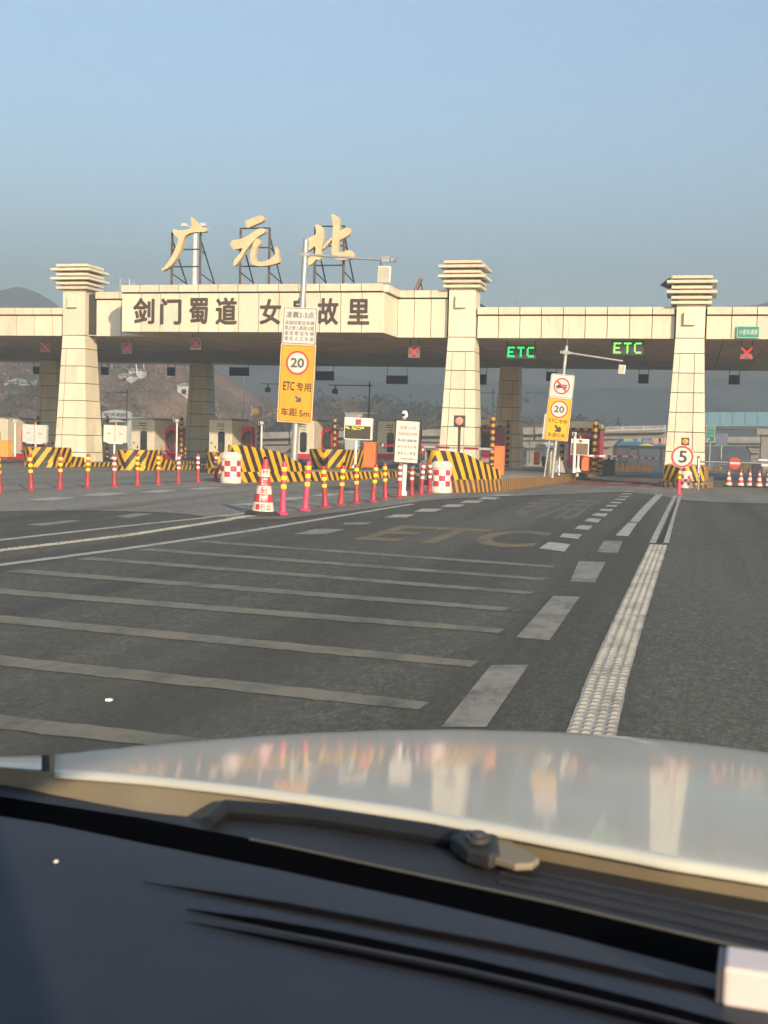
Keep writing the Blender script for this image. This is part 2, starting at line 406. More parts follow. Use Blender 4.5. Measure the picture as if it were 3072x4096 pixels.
for i in range(len(xs) - 1):
    for j in range(NR - 1):
        a = i * NR + j; m.f.append((a, a + NR, a + NR + 1, a + 1))
plaza = obj('plaza_pavement', m, PLZ, smooth=True); plaza['kind'] = 'structure'
# joints between the concrete bays
def on_plaza(x, y): return y > lerp_table(edge, x) - .35
def SZ(x, y, dz): return gz(y) + dz + ((0.008 + 0.0012 * min(4, max(0, y - 26))) if on_plaza(x, y) else 0)
JNT = mat('joint_sealant', (0.055, 0.05, 0.045), 0.9)
def strip_ground(a, b, w0, w1, dz, mm=None, step=1.2, rag=0.0):
    mm = mm or MB(); a, b = Vector(a), Vector(b); a.z = b.z = 0; n = max(1, int((b - a).length / step)); sd = len(mm.v); d = (b - a).normalized(); s = Vector((-d.y, d.x, 0))
    prev = None
    for i in range(n + 1):
        t = i / n; p = a.lerp(b, t); w = (w0 + (w1 - w0) * t) / 2
        l, r = p + s * w * (1 + rag * noise.noise(p * 7)), p - s * w * (1 + rag * noise.noise(p * 7 + Vector((9, 4, 2))))
        l.z = SZ(l.x, l.y, dz); r.z = SZ(r.x, r.y, dz)
        if prev: mm.quad(prev[1], r, l, prev[0])
        prev = (l, r)
    return mm
ZP = 0.017
for k in range(6):
    x = -28 + k * 4.4
    y0 = lerp_table(edge, x) + 1
    obj('bay_joint', strip_ground((x, y0, 0), (x + 0.2, 92, 0), 0.03, 0.03, 0.003), JNT, plaza)
for k in range(7):
    y = 33 + k * 5.2
    obj('bay_joint', strip_ground((-34, y, 0), (-14.5, y, 0), 0.03, 0.03, 0.0034), JNT, plaza)
PW = paint_mat('worn_white_paint', (0.27, 0.255, 0.21), (0.09, 0.087, 0.075), (0.45, 0.68), 4.0)
PWB = paint_mat('white_road_paint', (0.44, 0.425, 0.37), (0.14, 0.132, 0.115), (0.50, 0.70))
PWS = paint_mat('ridged_strip_paint', (0.40, 0.385, 0.33), (0.14, 0.132, 0.115), (0.46, 0.72), 3.5)
PWF = paint_mat('faded_stripe_paint', (0.20, 0.18, 0.13), (0.075, 0.073, 0.06), (0.46, 0.66), 2.4)
PY = paint_mat('faded_yellow_paint', (0.20, 0.145, 0.055), (0.085, 0.078, 0.06), (0.42, 0.68), 1.3)
PR = paint_mat('red_road_paint', (0.30, 0.055, 0.045), (0.16, 0.10, 0.085), (0.48, 0.75), 2.0)
def mark_line(name, pts, w, material, dz=0.005, plz=False, rag=.22):
    mm = MB()
    for (a, wa), (b, wb) in zip(zip(pts, w), zip(pts[1:], w[1:])): strip_ground(a, b, wa, wb, dz, mm, .11, rag)
    return obj(name, mm, material, plaza if plz else road)
def mark_quad(name, px, material, dz=0.005, plz=False):
    a, b, c, d = (G(*p) for p in px); mm = MB(); n = max(1, int((a - d).length / 1.2))
    for i in range(n):
        q = [d.lerp(a, i / n), c.lerp(b, i / n), c.lerp(b, (i + 1) / n), d.lerp(a, (i + 1) / n)]
        for p in q: p.z = SZ(p.x, p.y, dz)
        mm.quad(*q)
    return obj(name, mm, material, plaza if plz else road)
D = 3072 / 1659
for (x0, y0, x1, y1, th) in ((430, 1170, 1196, 1225, 7), (310, 1187, 1176, 1252, 8), (180, 1206, 1150, 1282, 9), (30, 1233, 1095, 1317, 12),
                             (-160, 1265, 1083, 1364, 15), (-250, 1314, 1025, 1436, 20), (-300, 1396, 916, 1526, 27), (-350, 1520, 560, 1625, 36)):
    a, b = G(x0 * D, y0 * D), G(x1 * D, y1 * D); mid = ((x0 + x1) / 2 * D, (y0 + y1) / 2 * D)
    w = (G(mid[0], mid[1] - th * D / 2) - G(mid[0], mid[1] + th * D / 2)).length * 0.80
    mark_line('rumble_stripe', [a, a.lerp(b, .8), b], [w * .95, w * .85, w * .7], PWF)
for q in (((1060, 1438), (1142, 1437), (1050, 1572), (953, 1572)), ((1195, 1288), (1252, 1290), (1187, 1384), (1115, 1378)), ((1250, 1213), (1308, 1215), (1285, 1259), (1232, 1256)), ((1305, 1168), (1345, 1170), (1334, 1195), (1289, 1193))):
    mark_quad('lane_dash', [(x * D, y * D) for x, y in q], PW)
Z = lambda x, y: (1536 + x / 1.08, 1900 + y / 1.08)
for q in (((1055, 207), (1095, 207), (1055, 265), (1000, 262)), ((1175, 85), (1207, 85), (1100, 204), (1062, 202)),
          ((712, 290), (805, 300), (780, 332), (670, 318)), ((775, 253), (855, 258), (838, 277), (758, 268)), ((845, 218), (901, 220), (885, 238), (822, 233)), ((885, 187), (938, 190), (925, 207), (866, 200)),
          ((915, 165), (968, 167), (955, 181), (895, 175)), ((940, 147), (992, 148), (980, 158), (926, 154)), ((966, 130), (1011, 130), (1003, 138), (954, 136)), ((984, 116), (1028, 117), (1020, 124), (972, 121)), ((1005, 103), (1047, 104), (1040, 110), (994, 107)),
          ((1017, 91), (1060, 92), (1053, 97), (1010, 95)), ((1030, 79), (1072, 80), (1066, 85), (1024, 83)), ((1045, 69), (1082, 70), (1076, 74), (1040, 73))):
    mark_quad('lane_dash', [Z(*p) for p in q], PWB if q[0][1] < 300 else PW)
for q in (((50, 171), (135, 171), (95, 184), (0, 184)), ((165, 146), (256, 147), (220, 159), (128, 159)), ((275, 127), (352, 128), (325, 139), (245, 138)), ((355, 110), (432, 111), (405, 121), (326, 121)), ((430, 98), (505, 98), (480, 106), (402, 105)), ((490, 86), (560, 86), (540, 93), (468, 93))):
    mark_quad('edge_dash', [Z(*p) for p in q], PWB, 0.004, True)
Z1f = lambda x, y: (x / 1.08, 1900 + y / 1.08)
for q in (((300, 196), (350, 199), (180, 221), (115, 215)), ((590, 166), (672, 168), (560, 187), (495, 180)), ((1365, 233), (1495, 235), (1400, 258), (1268, 256)), ((1490, 206), (1610, 204), (1580, 215), (1480, 215))):
    mark_quad('lane_dash', [Z1f(*p) for p in q], PW, 0.0042)
for q in (((430, 78), (560, 80), (440, 93), (352, 91)), ((690, 66), (775, 68), (680, 79), (596, 77)), ((880, 55), (970, 57), (880, 66), (800, 64)), ((230, 97), (335, 99), (230, 112), (115, 110)),
          ((1120, 150), (1190, 148), (1090, 160), (1000, 160)), ((1250, 98), (1330, 98), (1270, 110), (1180, 110)), ((1400, 82), (1480, 84), (1420, 95), (1345, 93)), ((1520, 70), (1600, 71), (1545, 80), (1480, 79)), ((1090, 121), (1160, 121), (1080, 133), (990, 132))):
    mark_quad('bay_dash', [Z1f(*p) for p in q], PWB, 0.004, True)
for q in (((640, 120), (745, 113), (560, 143), (430, 148)),): mark_quad('yellow_dash', [Z1f(*p) for p in q], PY, 0.0042, True)
for pts, w in ((((0, 1167), (268, 1137), (540, 1109)), 0.16), (((0, 1221), (268, 1186), (540, 1147), (892, 1089)), 0.17)):
    mark_line('edge_line', [G(-260 * D, pts[0][1] * D + 60)] + [G(x * D, y * D) for x, y in pts], [w] * (len(pts) + 1), PWB, 0.0046)
# raised ridged strips
def ridged(pts, width, label):
    base = mark_line('raised_marking_strip', pts, [width] * len(pts), PWS, 0.005, rag=.05)
    mm = MB()
    for a, b in zip(pts, pts[1:]):
        a, b = Vector((a.x, a.y, 0)), Vector((b.x, b.y, 0)); L = (b - a).length; d = (b - a).normalized(); s = Vector((-d.y, d.x, 0)); n = int(L / 0.11)
        for i in range(n):
            for k in range(4):
                c = a + d * (i + .5) * 0.11 + s * width * ((k + .5) / 4 - .5) * 0.96; c.z = SZ(c.x, c.y, .0055)
                hw, hl = width * 0.098, 0.026; j = random.uniform(-.006, .006)
                q = [c + s * hw + d * hl, c - s * hw + d * hl, c - s * hw - d * hl, c + s * hw - d * hl]
                t_ = [p * 0.35 + c * 0.65 + Vector((0, 0, 0.011 + j * .3)) for p in q]
                mm.add(q + t_, [(7, 6, 5, 4), (0, 1, 5, 4), (1, 2, 6, 5), (2, 3, 7, 6), (3, 0, 4, 7)])
    o = obj('marking_ridges', mm, PWS, base); o['kind'] = 'stuff'
sp = [G(*p) for p in ((2330, 3010), (2362, 2945), (2435, 2700), (2524, 2460), (2590, 2290), (2634, 2180))]
wst = (G(2665, 2180) - G(2602, 2180)).length
ridged(sp, wst * 1.02, '')
ridged([G(-400, 1213 * D + 40), G(0, 1190 * D), G(268 * D, 1158 * D), G(560 * D, 1113 * D)], 0.20, '')
mark_line('edge_line', [G(2610, 2172), G(2658, 2070), G(2702, 1984)], [0.10, 0.10, 0.10], PWB)
mark_line('edge_line', [G(2664, 2172), G(2690, 2070), G(2722, 1984)], [0.09, 0.10, 0.10], PWB)
mark_line('road_crack', [G(2640, 2174), G(2672, 2095), G(2706, 2010)], [0.10, 0.07, 0.03], mat('crack', (0.012, 0.011, 0.010), 0.95), 0.006)
mark_line('plaza_line', [G(2690, 1982), G(2860, 1986)], [0.14, 0.14], PWB, 0.004, True)
CRK = mat('crack', (0.012, 0.011, 0.010), 0.95)
def crack(pts, w):
    out = []
    for a, b in zip(pts, pts[1:]):
        n = 14
        for i in range(n): p = a.lerp(b, i / n); out.append(p + Vector((.05 * noise.noise(p * 3.1), .05 * noise.noise(p * 3.1 + Vector((5, 5, 0))), 0)))
    mm = MB()
    for a, b in zip(out, out[1:]): strip_ground(a, b, w * random.uniform(.5, 1), w * random.uniform(.5, 1), .0022, mm, 9)
    obj('road_crack', mm, CRK, road)
crack([G(1990, 2445), G(2180, 2452), G(2480, 2462)], .014)
def road_text(body, px_bl, px_br, px_t, material):
    a, b, c = G(*px_bl), G(*px_br), G(*px_t); vs, fs = text_mesh(body, 0.02)
    x0 = min(v.x for v in vs); x1 = max(v.x for v in vs); z0 = min(v.y for v in vs); z1 = max(v.y for v in vs); mm = MB()
    P = []
    for v in vs:
        X = a.x + (b.x - a.x) * (v.x - x0) / (x1 - x0); Y = (a.y + b.y) / 2 + (c.y - (a.y + b.y) / 2) * (v.y - z0) / (z1 - z0); P.append(Vector((X, Y, SZ(X, Y, .004))))
    mm.add(P, fs); return obj('road_lettering', mm, material, road)
road_text('ETC', (1390, 2165), (2130, 2188), (1760, 2108), PY)
road_text('专用', (1960, 2068), (2290, 2078), (2150, 1990), paint_mat('ghost_yellow_paint', (0.14, 0.115, 0.07), (0.085, 0.081, 0.07), (0.36, 0.60), 1.1))
mark_quad('red_patch', [(2300, 1926), (2560, 1924), (2630, 1950), (2230, 1938)], PR, 0.005, True)
mark_quad('patch_bar', [(2450, 1930), (2530, 1931), (2510, 1937), (2420, 1935)], PWB, 0.009, True)
mark_quad('patch_bar', [(2570, 1940), (2610, 1941), (2600, 1946), (2555, 1945)], PWB, 0.009, True)
# scraps of litter lying on the asphalt
for (x, y), s, lab in (((437, 2806), 0.03, 'crumpled white scrap of litter on the asphalt'), ):
    mm = MB(); c = G(x, y)
    bm = bmesh.new(); bmesh.ops.create_icosphere(bm, subdivisions=2, radius=s)
    for v in bm.verts: v.co *= 0.75 + 0.5 * noise.noise(v.co * 40); v.co.z = abs(v.co.z) * 0.7
    me = bpy.data.meshes.new('litter'); bm.to_mesh(me); bm.free()
    o = obj('litter', me, OFFW); o.location = c + Vector((0, 0, 0.004)); tag(o, lab, 'litter')

# ------------------------------------------------------------------ toll canopy
def canopy():
    root = thing('toll_canopy', 'long cream clad toll station canopy carrying brown fascia characters', 'canopy', (-12, YF, 0))
    XL0, XC0, XC1, XM, XR1 = -27.6, V(488, 1322, YF - PRO).x, V(1530, 1332, YF - PRO).x, -9.8, 16.0
    XLEFT = -52.0
    core = MB()
    core.box(XLEFT, -27.8, YF + .05, YR - 1.6, Z0 + .08, Z1 - .08); core.box(-27.8, -9.8, YF + .052, YR - .1, Z0 + .081, Z2 - .08)
    core.box(XC0 + .06, XC1 - .06, YF - PRO + .06, YF + .02, Z0 + .082, Z2 - .081); core.box(-9.8, XR1, YF + .05, YR - .1, Z0 + .08, Z1 - .082)
    W(core, 'roof_core', JOINT, root)
    roof = MB(); roof.box(XLEFT, -27.85, YF + .1, YR - 1.65, Z1 - .078, Z1 - .05); roof.box(-27.75, -9.85, YF + .1, YR - .15, Z2 - .078, Z2 - .05); roof.box(-9.75, XR1, YF + .1, YR - .15, Z1 - .0798, Z1 - .05)
    W(roof, 'roof_deck', ROOFM, root)
    g = 0.015
    def run(x0, x1, y, zt, n, mt):            # upright fascia panels and their coping stones
        w = (x1 - x0) / n
        for i in range(n):
            a, b = x0 + i * w + g, x0 + (i + 1) * w - g; j = random.uniform(-.006, .006)
            W(MB().box(a, b, y - .03 + j, y + .03 + j, Z0, zt - .36), 'fascia_panel', mt if random.random() < .6 else CREAM2, root)
            W(MB().box(a + .002, b - .002, y - .17 + j, y + .20 + j, zt - .30, zt), 'coping_panel', COPING, root)
        W(MB().box(x0 + .03, x1 - .03, y - .01, y + .1, zt - .36, zt - .30), 'shadow_gap', JOINT, root)
    run(XLEFT, -28.35, YF, Z1, 25, CREAM); run(-27.05, XC0 - .03, YF, Z2, 3 if XC0 > -24.5 else 2, CREAM)
    run(XC1 + .03, -10.45, YF, Z2, 3, CREAM); run(-9.15, -.95, YF, Z1, 9, CREAM); run(.30, XR1, YF, Z1, 16, CREAM2)
    run(XC0, XC1, YF - PRO, Z2, 13, CREAM)
    for x, s in ((XC0, 1), (XC1, -1)):        # returns of the projecting block
        for i in range(2):
            a, b = YF - PRO + .035 + i * (PRO - .07) / 2 + g, YF - PRO + .035 + (i + 1) * (PRO - .07) / 2 - g
            W(MB().box(x - .03, x + .03, a, b, Z0 + .003, Z2 - .36), 'fascia_panel', CREAM, root)
            W(MB().box(x - .17, x + .17, a + .17 * (i == 0), b, Z2 - .30, Z2 - .003), 'coping_panel', COPING, root)
    # rear fascia
    W(MB().box(XLEFT, XR1, YR - .05, YR + .05, Z0 - .002, Z1), 'rear_fascia', CREAM2, root)
    # soffit
    def soff(x0, x1, y0, y1, nx, ny):
        for i in range(nx):
            for j in range(ny):
                a, b = x0 + (x1 - x0) * i / nx + .016, x0 + (x1 - x0) * (i + 1) / nx - .016; c, d = y0 + (y1 - y0) * j / ny + .014, y0 + (y1 - y0) * (j + 1) / ny - .014
                k = random.uniform(-.006, .006); W(MB().box(a, b, c, d, Z0 + .012 + k, Z0 + .05 + k), 'soffit_panel', SOFFIT, root)
    soff(-52, -28, YF + .04, YR - 1.6, 13, 6); soff(-28, -10, YF + .04, YR - .08, 10, 8); soff(-10, 12, YF + .04, YR - .08, 12, 6); soff(XC0 + .04, XC1 - .04, YF - PRO + .04, YF - .02, 13, 1)
    # brown characters
    for ch, x0, x1, y0, y1 in (('剑', 535, 620, 1192, 1296), ('门', 643, 728, 1194, 1298), ('蜀', 758, 834, 1192, 1296), ('道', 864, 950, 1190, 1299),
                               ('女', 1040, 1126, 1196, 1298), ('皇', 1168, 1232, 1192, 1298), ('故', 1272, 1356, 1192, 1300), ('里', 1392, 1480, 1196, 1298)):
        a, b = V(x0, y1, YF - PRO), V(x1, y0, YF - PRO)
        mm = text_mb(ch, (a.x + b.x) / 2, (a.z + b.z) / 2, b.x - a.x, b.z - a.z, YF - PRO - .075, 0.030, 0.05)
        W(mm, 'fascia_character', TEXTBR, root)
    return root
CAN = canopy()

def column(x, y, zcap, label, wt=.57, wb=.83):
    zb = gz(y) + .20
    root = thing('canopy_column', label, 'column', (x, y, zb), group='clad columns carrying the canopy')
    H = Z0 - zb
    hw = lambda z: wb + (wt - wb) * min(1, z / H)
    def quadface(side, u0, u1, za, zc, out, inn):
        r = []
        for z, u in ((za, u0), (za, u1), (zc, u1), (zc, u0)):
            w = hw(z); r.append((u, w, z))
        def P(u, w, z, o):
            a, b = u * w, -(w + o)
            return {'f': (a, b, z), 'r': (-b, a, z), 'b': (-a, -b, z), 'l': (b, -a, z)}[side]
        fr = [P(u, w, z, out) for u, w, z in r]; bk = [P(u, w, z, inn) for u, w, z in r]
        m = MB(); m.add(fr + bk, [(0, 1, 2, 3), (7, 6, 5, 4), (0, 4, 5, 1), (1, 5, 6, 2), (2, 6, 7, 3), (3, 7, 4, 0)]); return m
    c = MB(); b0, t0 = wb - .05, wt - .05
    c.add([(-b0, -b0, 0), (b0, -b0, 0), (b0, b0, 0), (-b0, b0, 0), (-t0, -t0, H), (t0, -t0, H), (t0, t0, H), (-t0, t0, H)], [(0, 3, 2, 1), (4, 5, 6, 7), (0, 1, 5, 4), (1, 2, 6, 5), (2, 3, 7, 6), (3, 0, 4, 7)])
    obj('column_core', c, JOINT, root)
    zs = [0.0, .45, 1.25, 2.05, 2.85, 3.65, 4.45, 5.25]; zs = [z for z in zs if z < H - .3] + [H]
    for k in range(len(zs) - 1):
        za, zc = zs[k] + .016, zs[k + 1] - .016
        top = k == len(zs) - 2
        for side in 'frbl':
            cuts = [(-.99, .99, 0)] if (top or side == 'b') else ([(-.985, -.615, 0), (-.585, .34, -.035), (.375, .985, 0)] if side == 'f' else [(-.985, .085, 0), (.112, .985, 0)])
            for u0, u1, o in cuts:
                obj('cladding_panel', quadface(side, u0, u1, za, zc, o, -.06), CREAM if (k + len(side)) % 3 else CREAM2, root)
    if zcap:
        zc = zcap - zb
        obj('upper_shaft', MB().box(-wt, wt, -wt, wt, H + .014, zc), CREAM, root, bevel=.01)
        obj('cap_core', MB().box(-.50, .50, -.50, .50, zc + .002, zc + 1.12), CREAM2, root)
        for i, w in enumerate((.80, .80, .99, .80, .99, .80)):
            z = zc + .02 + i * .205
            obj('cap_slab', MB().box(-w, w, -w, w, z, z + .115), COPING, root, bevel=.008)
        obj('raised_block', MB().box(-.27, .19, -wt - .16, -wt + .01, zc - .82, zc - .30), CREAM, root, bevel=.008)
    return root
column(-28.05, YF + .25, 7.90, 'sunlit cream column with stacked slab cap beside the brown characters')
column(-9.78, YF + .25, 7.86, 'cream column with stacked slab cap standing behind the dark traffic light')
cR = column(-.33, YF + .25, 7.15, 'shorter cream column with stacked slab cap behind the round 5 sign')
xr = V(806, 1600, YR - 1.8).x
column(xr, YR - 1.8, 0, 'shaded brown looking rear column between the first two white booths')
column(V(225, 1600, YR - 3).x - .3, YR - 3, 0, 'shaded rear column half hidden by the sunlit column')
column(V(2040, 1600, YR - 1.8).x, YR - 1.8, 0, 'shaded rear column behind the orange barrier cabinet and striped posts')

# loose flap on the short column cap and dish on the roof
p = V(2672, 1135, YF); fl = thing('torn_cap_sheet', 'torn dark sheet hanging off the cap of the shorter column', 'metal sheet', p)
W(MB().add([V(2640, 1141, YF - .1), V(2672, 1113, YF - .3), V(2684, 1112, YF - .2), V(2686, 1150, YF + .1), V(2676, 1158, YF)], [(0, 1, 2, 3, 4), (4, 3, 2, 1, 0)]).prism([V(2641, 1142, YF - .12), V(2684, 1113, YF - .22), V(2678, 1157, YF - .02)], (0, .03, 0)), 'sheet', DKSTEEL, fl)
p = V(1665, 1165, YF + .8); p.z = Z2; ds = thing('roof_floodlight', 'small dark floodlight on a stand on the canopy roof edge', 'floodlight', p)
mm = MB(); mm.tube((-.35, 0, .03), (.35, 0, .03), .03).tube((-.05, 0, .03), (.22, 0, .62), .03).tube((.3, 0, .03), (.18, 0, .5), .025); obj('stand', mm, DKSTEEL, ds)
mm = MB(); mm.prism([(-.12, -.1, .08), (.02, -.1, .02), (.26, -.1, .6), (.14, -.1, .66)], (0, .2, 0)); obj('lamp_head', mm, mat('brown_lamp', (.22, .14, .10), .5), ds)

# ------------------------------------------------------------------ rooftop characters
Z8 = lambda x, y: (600 + x / 1.885, 820 + y / 1.885)
YL = YF - 1.6
def smooth_poly(p, it=2):
    for _ in range(it):
        q = []
        for a, b in zip(p, p[1:] + p[:1]): q += [(a[0] * .75 + b[0] * .25, a[1] * .75 + b[1] * .25), (a[0] * .25 + b[0] * .75, a[1] * .25 + b[1] * .75)]
        p = q
    return p
GL = {
 '广': [[(303, 85), (330, 100), (355, 130), (372, 150), (385, 165), (420, 170), (430, 185), (420, 203), (385, 203), (330, 205), (290, 215), (262, 235), (250, 265), (235, 320), (222, 360), (200, 400), (165, 450), (130, 480), (95, 497), (80, 490), (90, 480), (120, 450), (150, 410), (175, 365), (195, 315), (212, 270), (215, 250), (190, 235), (172, 210), (172, 185), (185, 180), (215, 195), (260, 190), (305, 180), (318, 150), (308, 120)]],
 '元': [[(708, 118), (740, 112), (800, 85), (830, 75), (858, 85), (862, 105), (850, 125), (800, 145), (740, 172), (728, 170), (725, 145)],
       [(607, 280), (625, 262), (670, 262), (740, 230), (790, 195), (815, 178), (850, 175), (872, 185), (868, 205), (840, 222), (815, 235), (790, 260), (745, 310), (715, 350), (700, 380), (680, 410), (650, 450), (635, 460), (628, 455), (630, 415), (655, 395), (690, 345), (700, 320), (650, 335), (628, 335), (607, 310)],
       [(790, 262), (815, 250), (832, 270), (830, 295), (805, 320), (795, 360), (790, 400), (800, 425), (840, 430), (890, 415), (930, 390), (945, 360), (945, 310), (955, 315), (970, 380), (978, 430), (960, 440), (900, 455), (830, 462), (785, 455), (760, 435), (752, 400), (758, 360), (770, 310)]],
 '北': [[(1240, 148), (1265, 145), (1295, 160), (1308, 190), (1305, 260), (1295, 340), (1290, 390), (1275, 420), (1255, 405), (1225, 440), (1205, 455), (1190, 450), (1188, 400), (1215, 385), (1245, 380), (1250, 300), (1215, 330), (1195, 345), (1175, 340), (1160, 300), (1175, 255), (1215, 240), (1250, 225), (1252, 190)],
       [(1300, 320), (1340, 270), (1370, 240), (1378, 252), (1345, 288), (1305, 338)],
       [(1362, 62), (1395, 75), (1430, 95), (1428, 150), (1425, 200), (1440, 190), (1480, 168), (1505, 172), (1512, 200), (1500, 225), (1450, 255), (1425, 265), (1420, 300), (1412, 345), (1420, 358), (1450, 355), (1490, 338), (1525, 345), (1540, 375), (1530, 400), (1490, 412), (1420, 415), (1385, 395), (1368, 360), (1370, 300), (1375, 240), (1380, 160), (1375, 110)]]}
FR = {'广': ((168, 166, 208), (382, 378, 205), (335, 465), 215), '元': ((685, 677, 175), (903, 893, 172), (175, 322, 462), 230), '北': ((1248, 1238, 160), (1466, 1455, 158), (160, 310, 455), 225)}
LBL = {'广': 'gold rooftop character of a long sweeping stroke under a dot', '元': 'gold rooftop character with two bars and a hooked leg', '北': 'gold rooftop character of two mirrored halves behind the camera arm'}
for ch in '广元北':
    (xa, xab, ta), (xb, xbb, tb), hz, _ = FR[ch]
    c = V(*Z8((xab + xbb) / 2, 597), YL); c.z = Z2
    root = thing('rooftop_character', LBL[ch], 'sign character', c, group='gold characters on the canopy roof')
    for k, poly in enumerate(GL[ch]):
        pts = [V(*Z8(x, y), YL - .18 - .03 * k) for x, y in smooth_poly(poly)]
        bm = bmesh.new(); vs = [bm.verts.new(p - c) for p in pts]; f = bm.faces.new(vs); bm.normal_update()
        if f.normal.y > 0: f.normal_flip()
        ex = bmesh.ops.extrude_face_region(bm, geom=[f]); bmesh.ops.translate(bm, vec=(0, .26, 0), verts=[e for e in ex['geom'] if isinstance(e, bmesh.types.BMVert)])
        bmesh.ops.triangulate(bm, faces=[q for q in bm.faces if len(q.verts) > 4]); bmesh.ops.recalc_face_normals(bm, faces=bm.faces)
        me = bpy.data.meshes.new('stroke'); bm.to_mesh(me); bm.free(); obj('stroke', me, GOLD, root)
    back = 2.2
    posts = []
    for x0, x1, t0 in ((xa, xab, ta), (xb, xbb, tb)):
        a = V(*Z8(x0, t0), YL + .15); b = V(*Z8(x1, 597), YL + .15); b.z = Z2 - .05; b.x = a.x
        posts.append((a, b)); W(MB().tube(a, b, .055, n=8), 'post', RUST, root)
        top = a.lerp(b, .12); foot = Vector((a.x, YL + back, Z2 - .05)); W(MB().tube(top, foot, .035, n=6), 'brace', DKSTEEL, root)
        mid = a.lerp(b, .55); bm_ = top.lerp(foot, .5); W(MB().tube(a.lerp(b, .30), top.lerp(foot, .28), .025, n=6).tube(a.lerp(b, .72), top.lerp(foot, .80), .025, n=6), 'strut', DKSTEEL, root)
    for y in hz:
        z = V(*Z8((xa + xb) / 2, y), YL + .15).z
        W(MB().tube((posts[0][0].x, YL + .15, z), (posts[1][0].x, YL + .15, z), .03, n=6), 'crossbar', DKSTEEL, root)

# ------------------------------------------------------------------ hanging lane signals
def signal_x(px, py, y, s, label, bright):
    c = V(px, py, y); root = thing('lane_signal', label, 'lane signal', c, group='red cross signals under the canopy')
    obj('housing', MB().box(-s / 2, s / 2, 0, .14, -s / 2, s / 2), mat('signal_face_dark', (.15, .10, .095), .45) if bright < 2 else mat('signal_face_pale', (.16, .095, .075), .6), root)
    obj('rim', ring(rrect(s + .03, s + .03, .01, 1), rrect(s - .01, s - .01, .01, 1), -.02, .14), GALV if bright < 2 else DKSTEEL, root)
    obj('red_cross', led_cross(s * (.84 if bright == 2 else .72), -.008), LEDR if bright else LEDR2, root)
    for sx in (-1, 1): obj('hanger', MB().tube((sx * s * .42, .07, s / 2), (sx * s * .42, .07, Z0 + .03 - c.z), .015, n=6), DKSTEEL, root)
    return root
for a in ((181, 1388, YF + 1.6, .46, 'dim red cross signal over the lane beside the sunlit column', 0), (507, 1393, YF + 1.2, .46, 'red cross signal just behind the projecting fascia corner', 0),
          (783, 1375, YF - 1.0, .46, 'red cross signal hanging below the third brown character', 0), (1656, 1408, YF + 1.0, .46, 'bright red cross signal close to the middle column', 1), (2987, 1412, YF + 1.2, .50, 'brightest red cross signal under the small green sign', 2)):
    signal_x(*a)
def etc_display(px, py, y, label, ledm):
    c = V(px, py, y); root = thing('lane_display', label, 'LED display', c, group='green lane displays under the canopy')
    obj('housing', MB().box(-.66, .66, 0, .16, -.30, .30), mat('display_face', (.045, .045, .035), .5), root, bevel=.01)
    for k in range(3): obj('led_letter', led_text('ETC', 1.14, .44, -.008, k), ledm, root)
    for sx in (-1, 1): obj('hanger', MB().tube((sx * .62, .08, .3), (sx * .62, .08, Z0 + .03 - c.z), .018, n=6), DKSTEEL, root)
etc_display(2083, 1408, YF + 1.4, 'green ETC display beside the middle column', LEDG)
etc_display(2510, 1392, YF + .6, 'yellow green ETC display above the antenna arm of the leaning sign', LEDG2)
c = V(2993, 1328, YF - .16); r = thing('green_lane_sign', 'small green lane sign with white characters on the cream fascia', 'sign', c)
obj('plate', plate(rrect(.88, .48, .03), 0, .06), mat('pale_green_edge', (.45, .62, .50), .5), r); obj('face', plate(rrect(.82, .42, .02), -.006, .005), GREENS, r)
obj('lettering', text_mb('小客车通道', 0, 0, .72, .22, -.012, .012), WHITE2, r)
# dark backs of the displays that face the other way
for i, (px, py, w, h, lab) in enumerate(((145, 1481, .40, .40, 'nearest the hidden rear column'), (417, 1484, .40, .40, 'half behind the sunlit column'), (683, 1486, .42, .44, 'beside the shaded rear column'), (955, 1486, 1.06, .44, 'wide one left of the tall orange sign post'),
                                         (1298, 1503, .95, .46, 'wide one half behind the orange sign'), (1587, 1519, 1.10, .42, 'widest one over the white notice board'), (1931, 1518, .36, .50, 'half behind the middle column'), (2206, 1506, .52, .44, 'behind the truck ban sign'),
                                         (2574, 1515, .48, .44, 'under the yellow green display'), (2937, 1519, .50, .44, 'over the no entry disc'))):
    y = YR - 1.7 if px < 800 else YR - .6
    c = V(px, py, y); k = w * 1.25; hh = h * 1.25
    root = thing('display_back', 'dark back of a hanging lane display, ' + lab, 'LED display', c, group='dark display backs along the rear canopy edge')
    obj('housing', MB().box(-k / 2, k / 2, 0, .18, -hh / 2, hh / 2), DARKBOX, root, bevel=.01)
    for sx in (-1, 1): obj('hanger', MB().tube((sx * k * .46, .09, hh / 2), (sx * k * .46, .09, Z0 + .03 - c.z), .02, n=6), DKSTEEL, root)

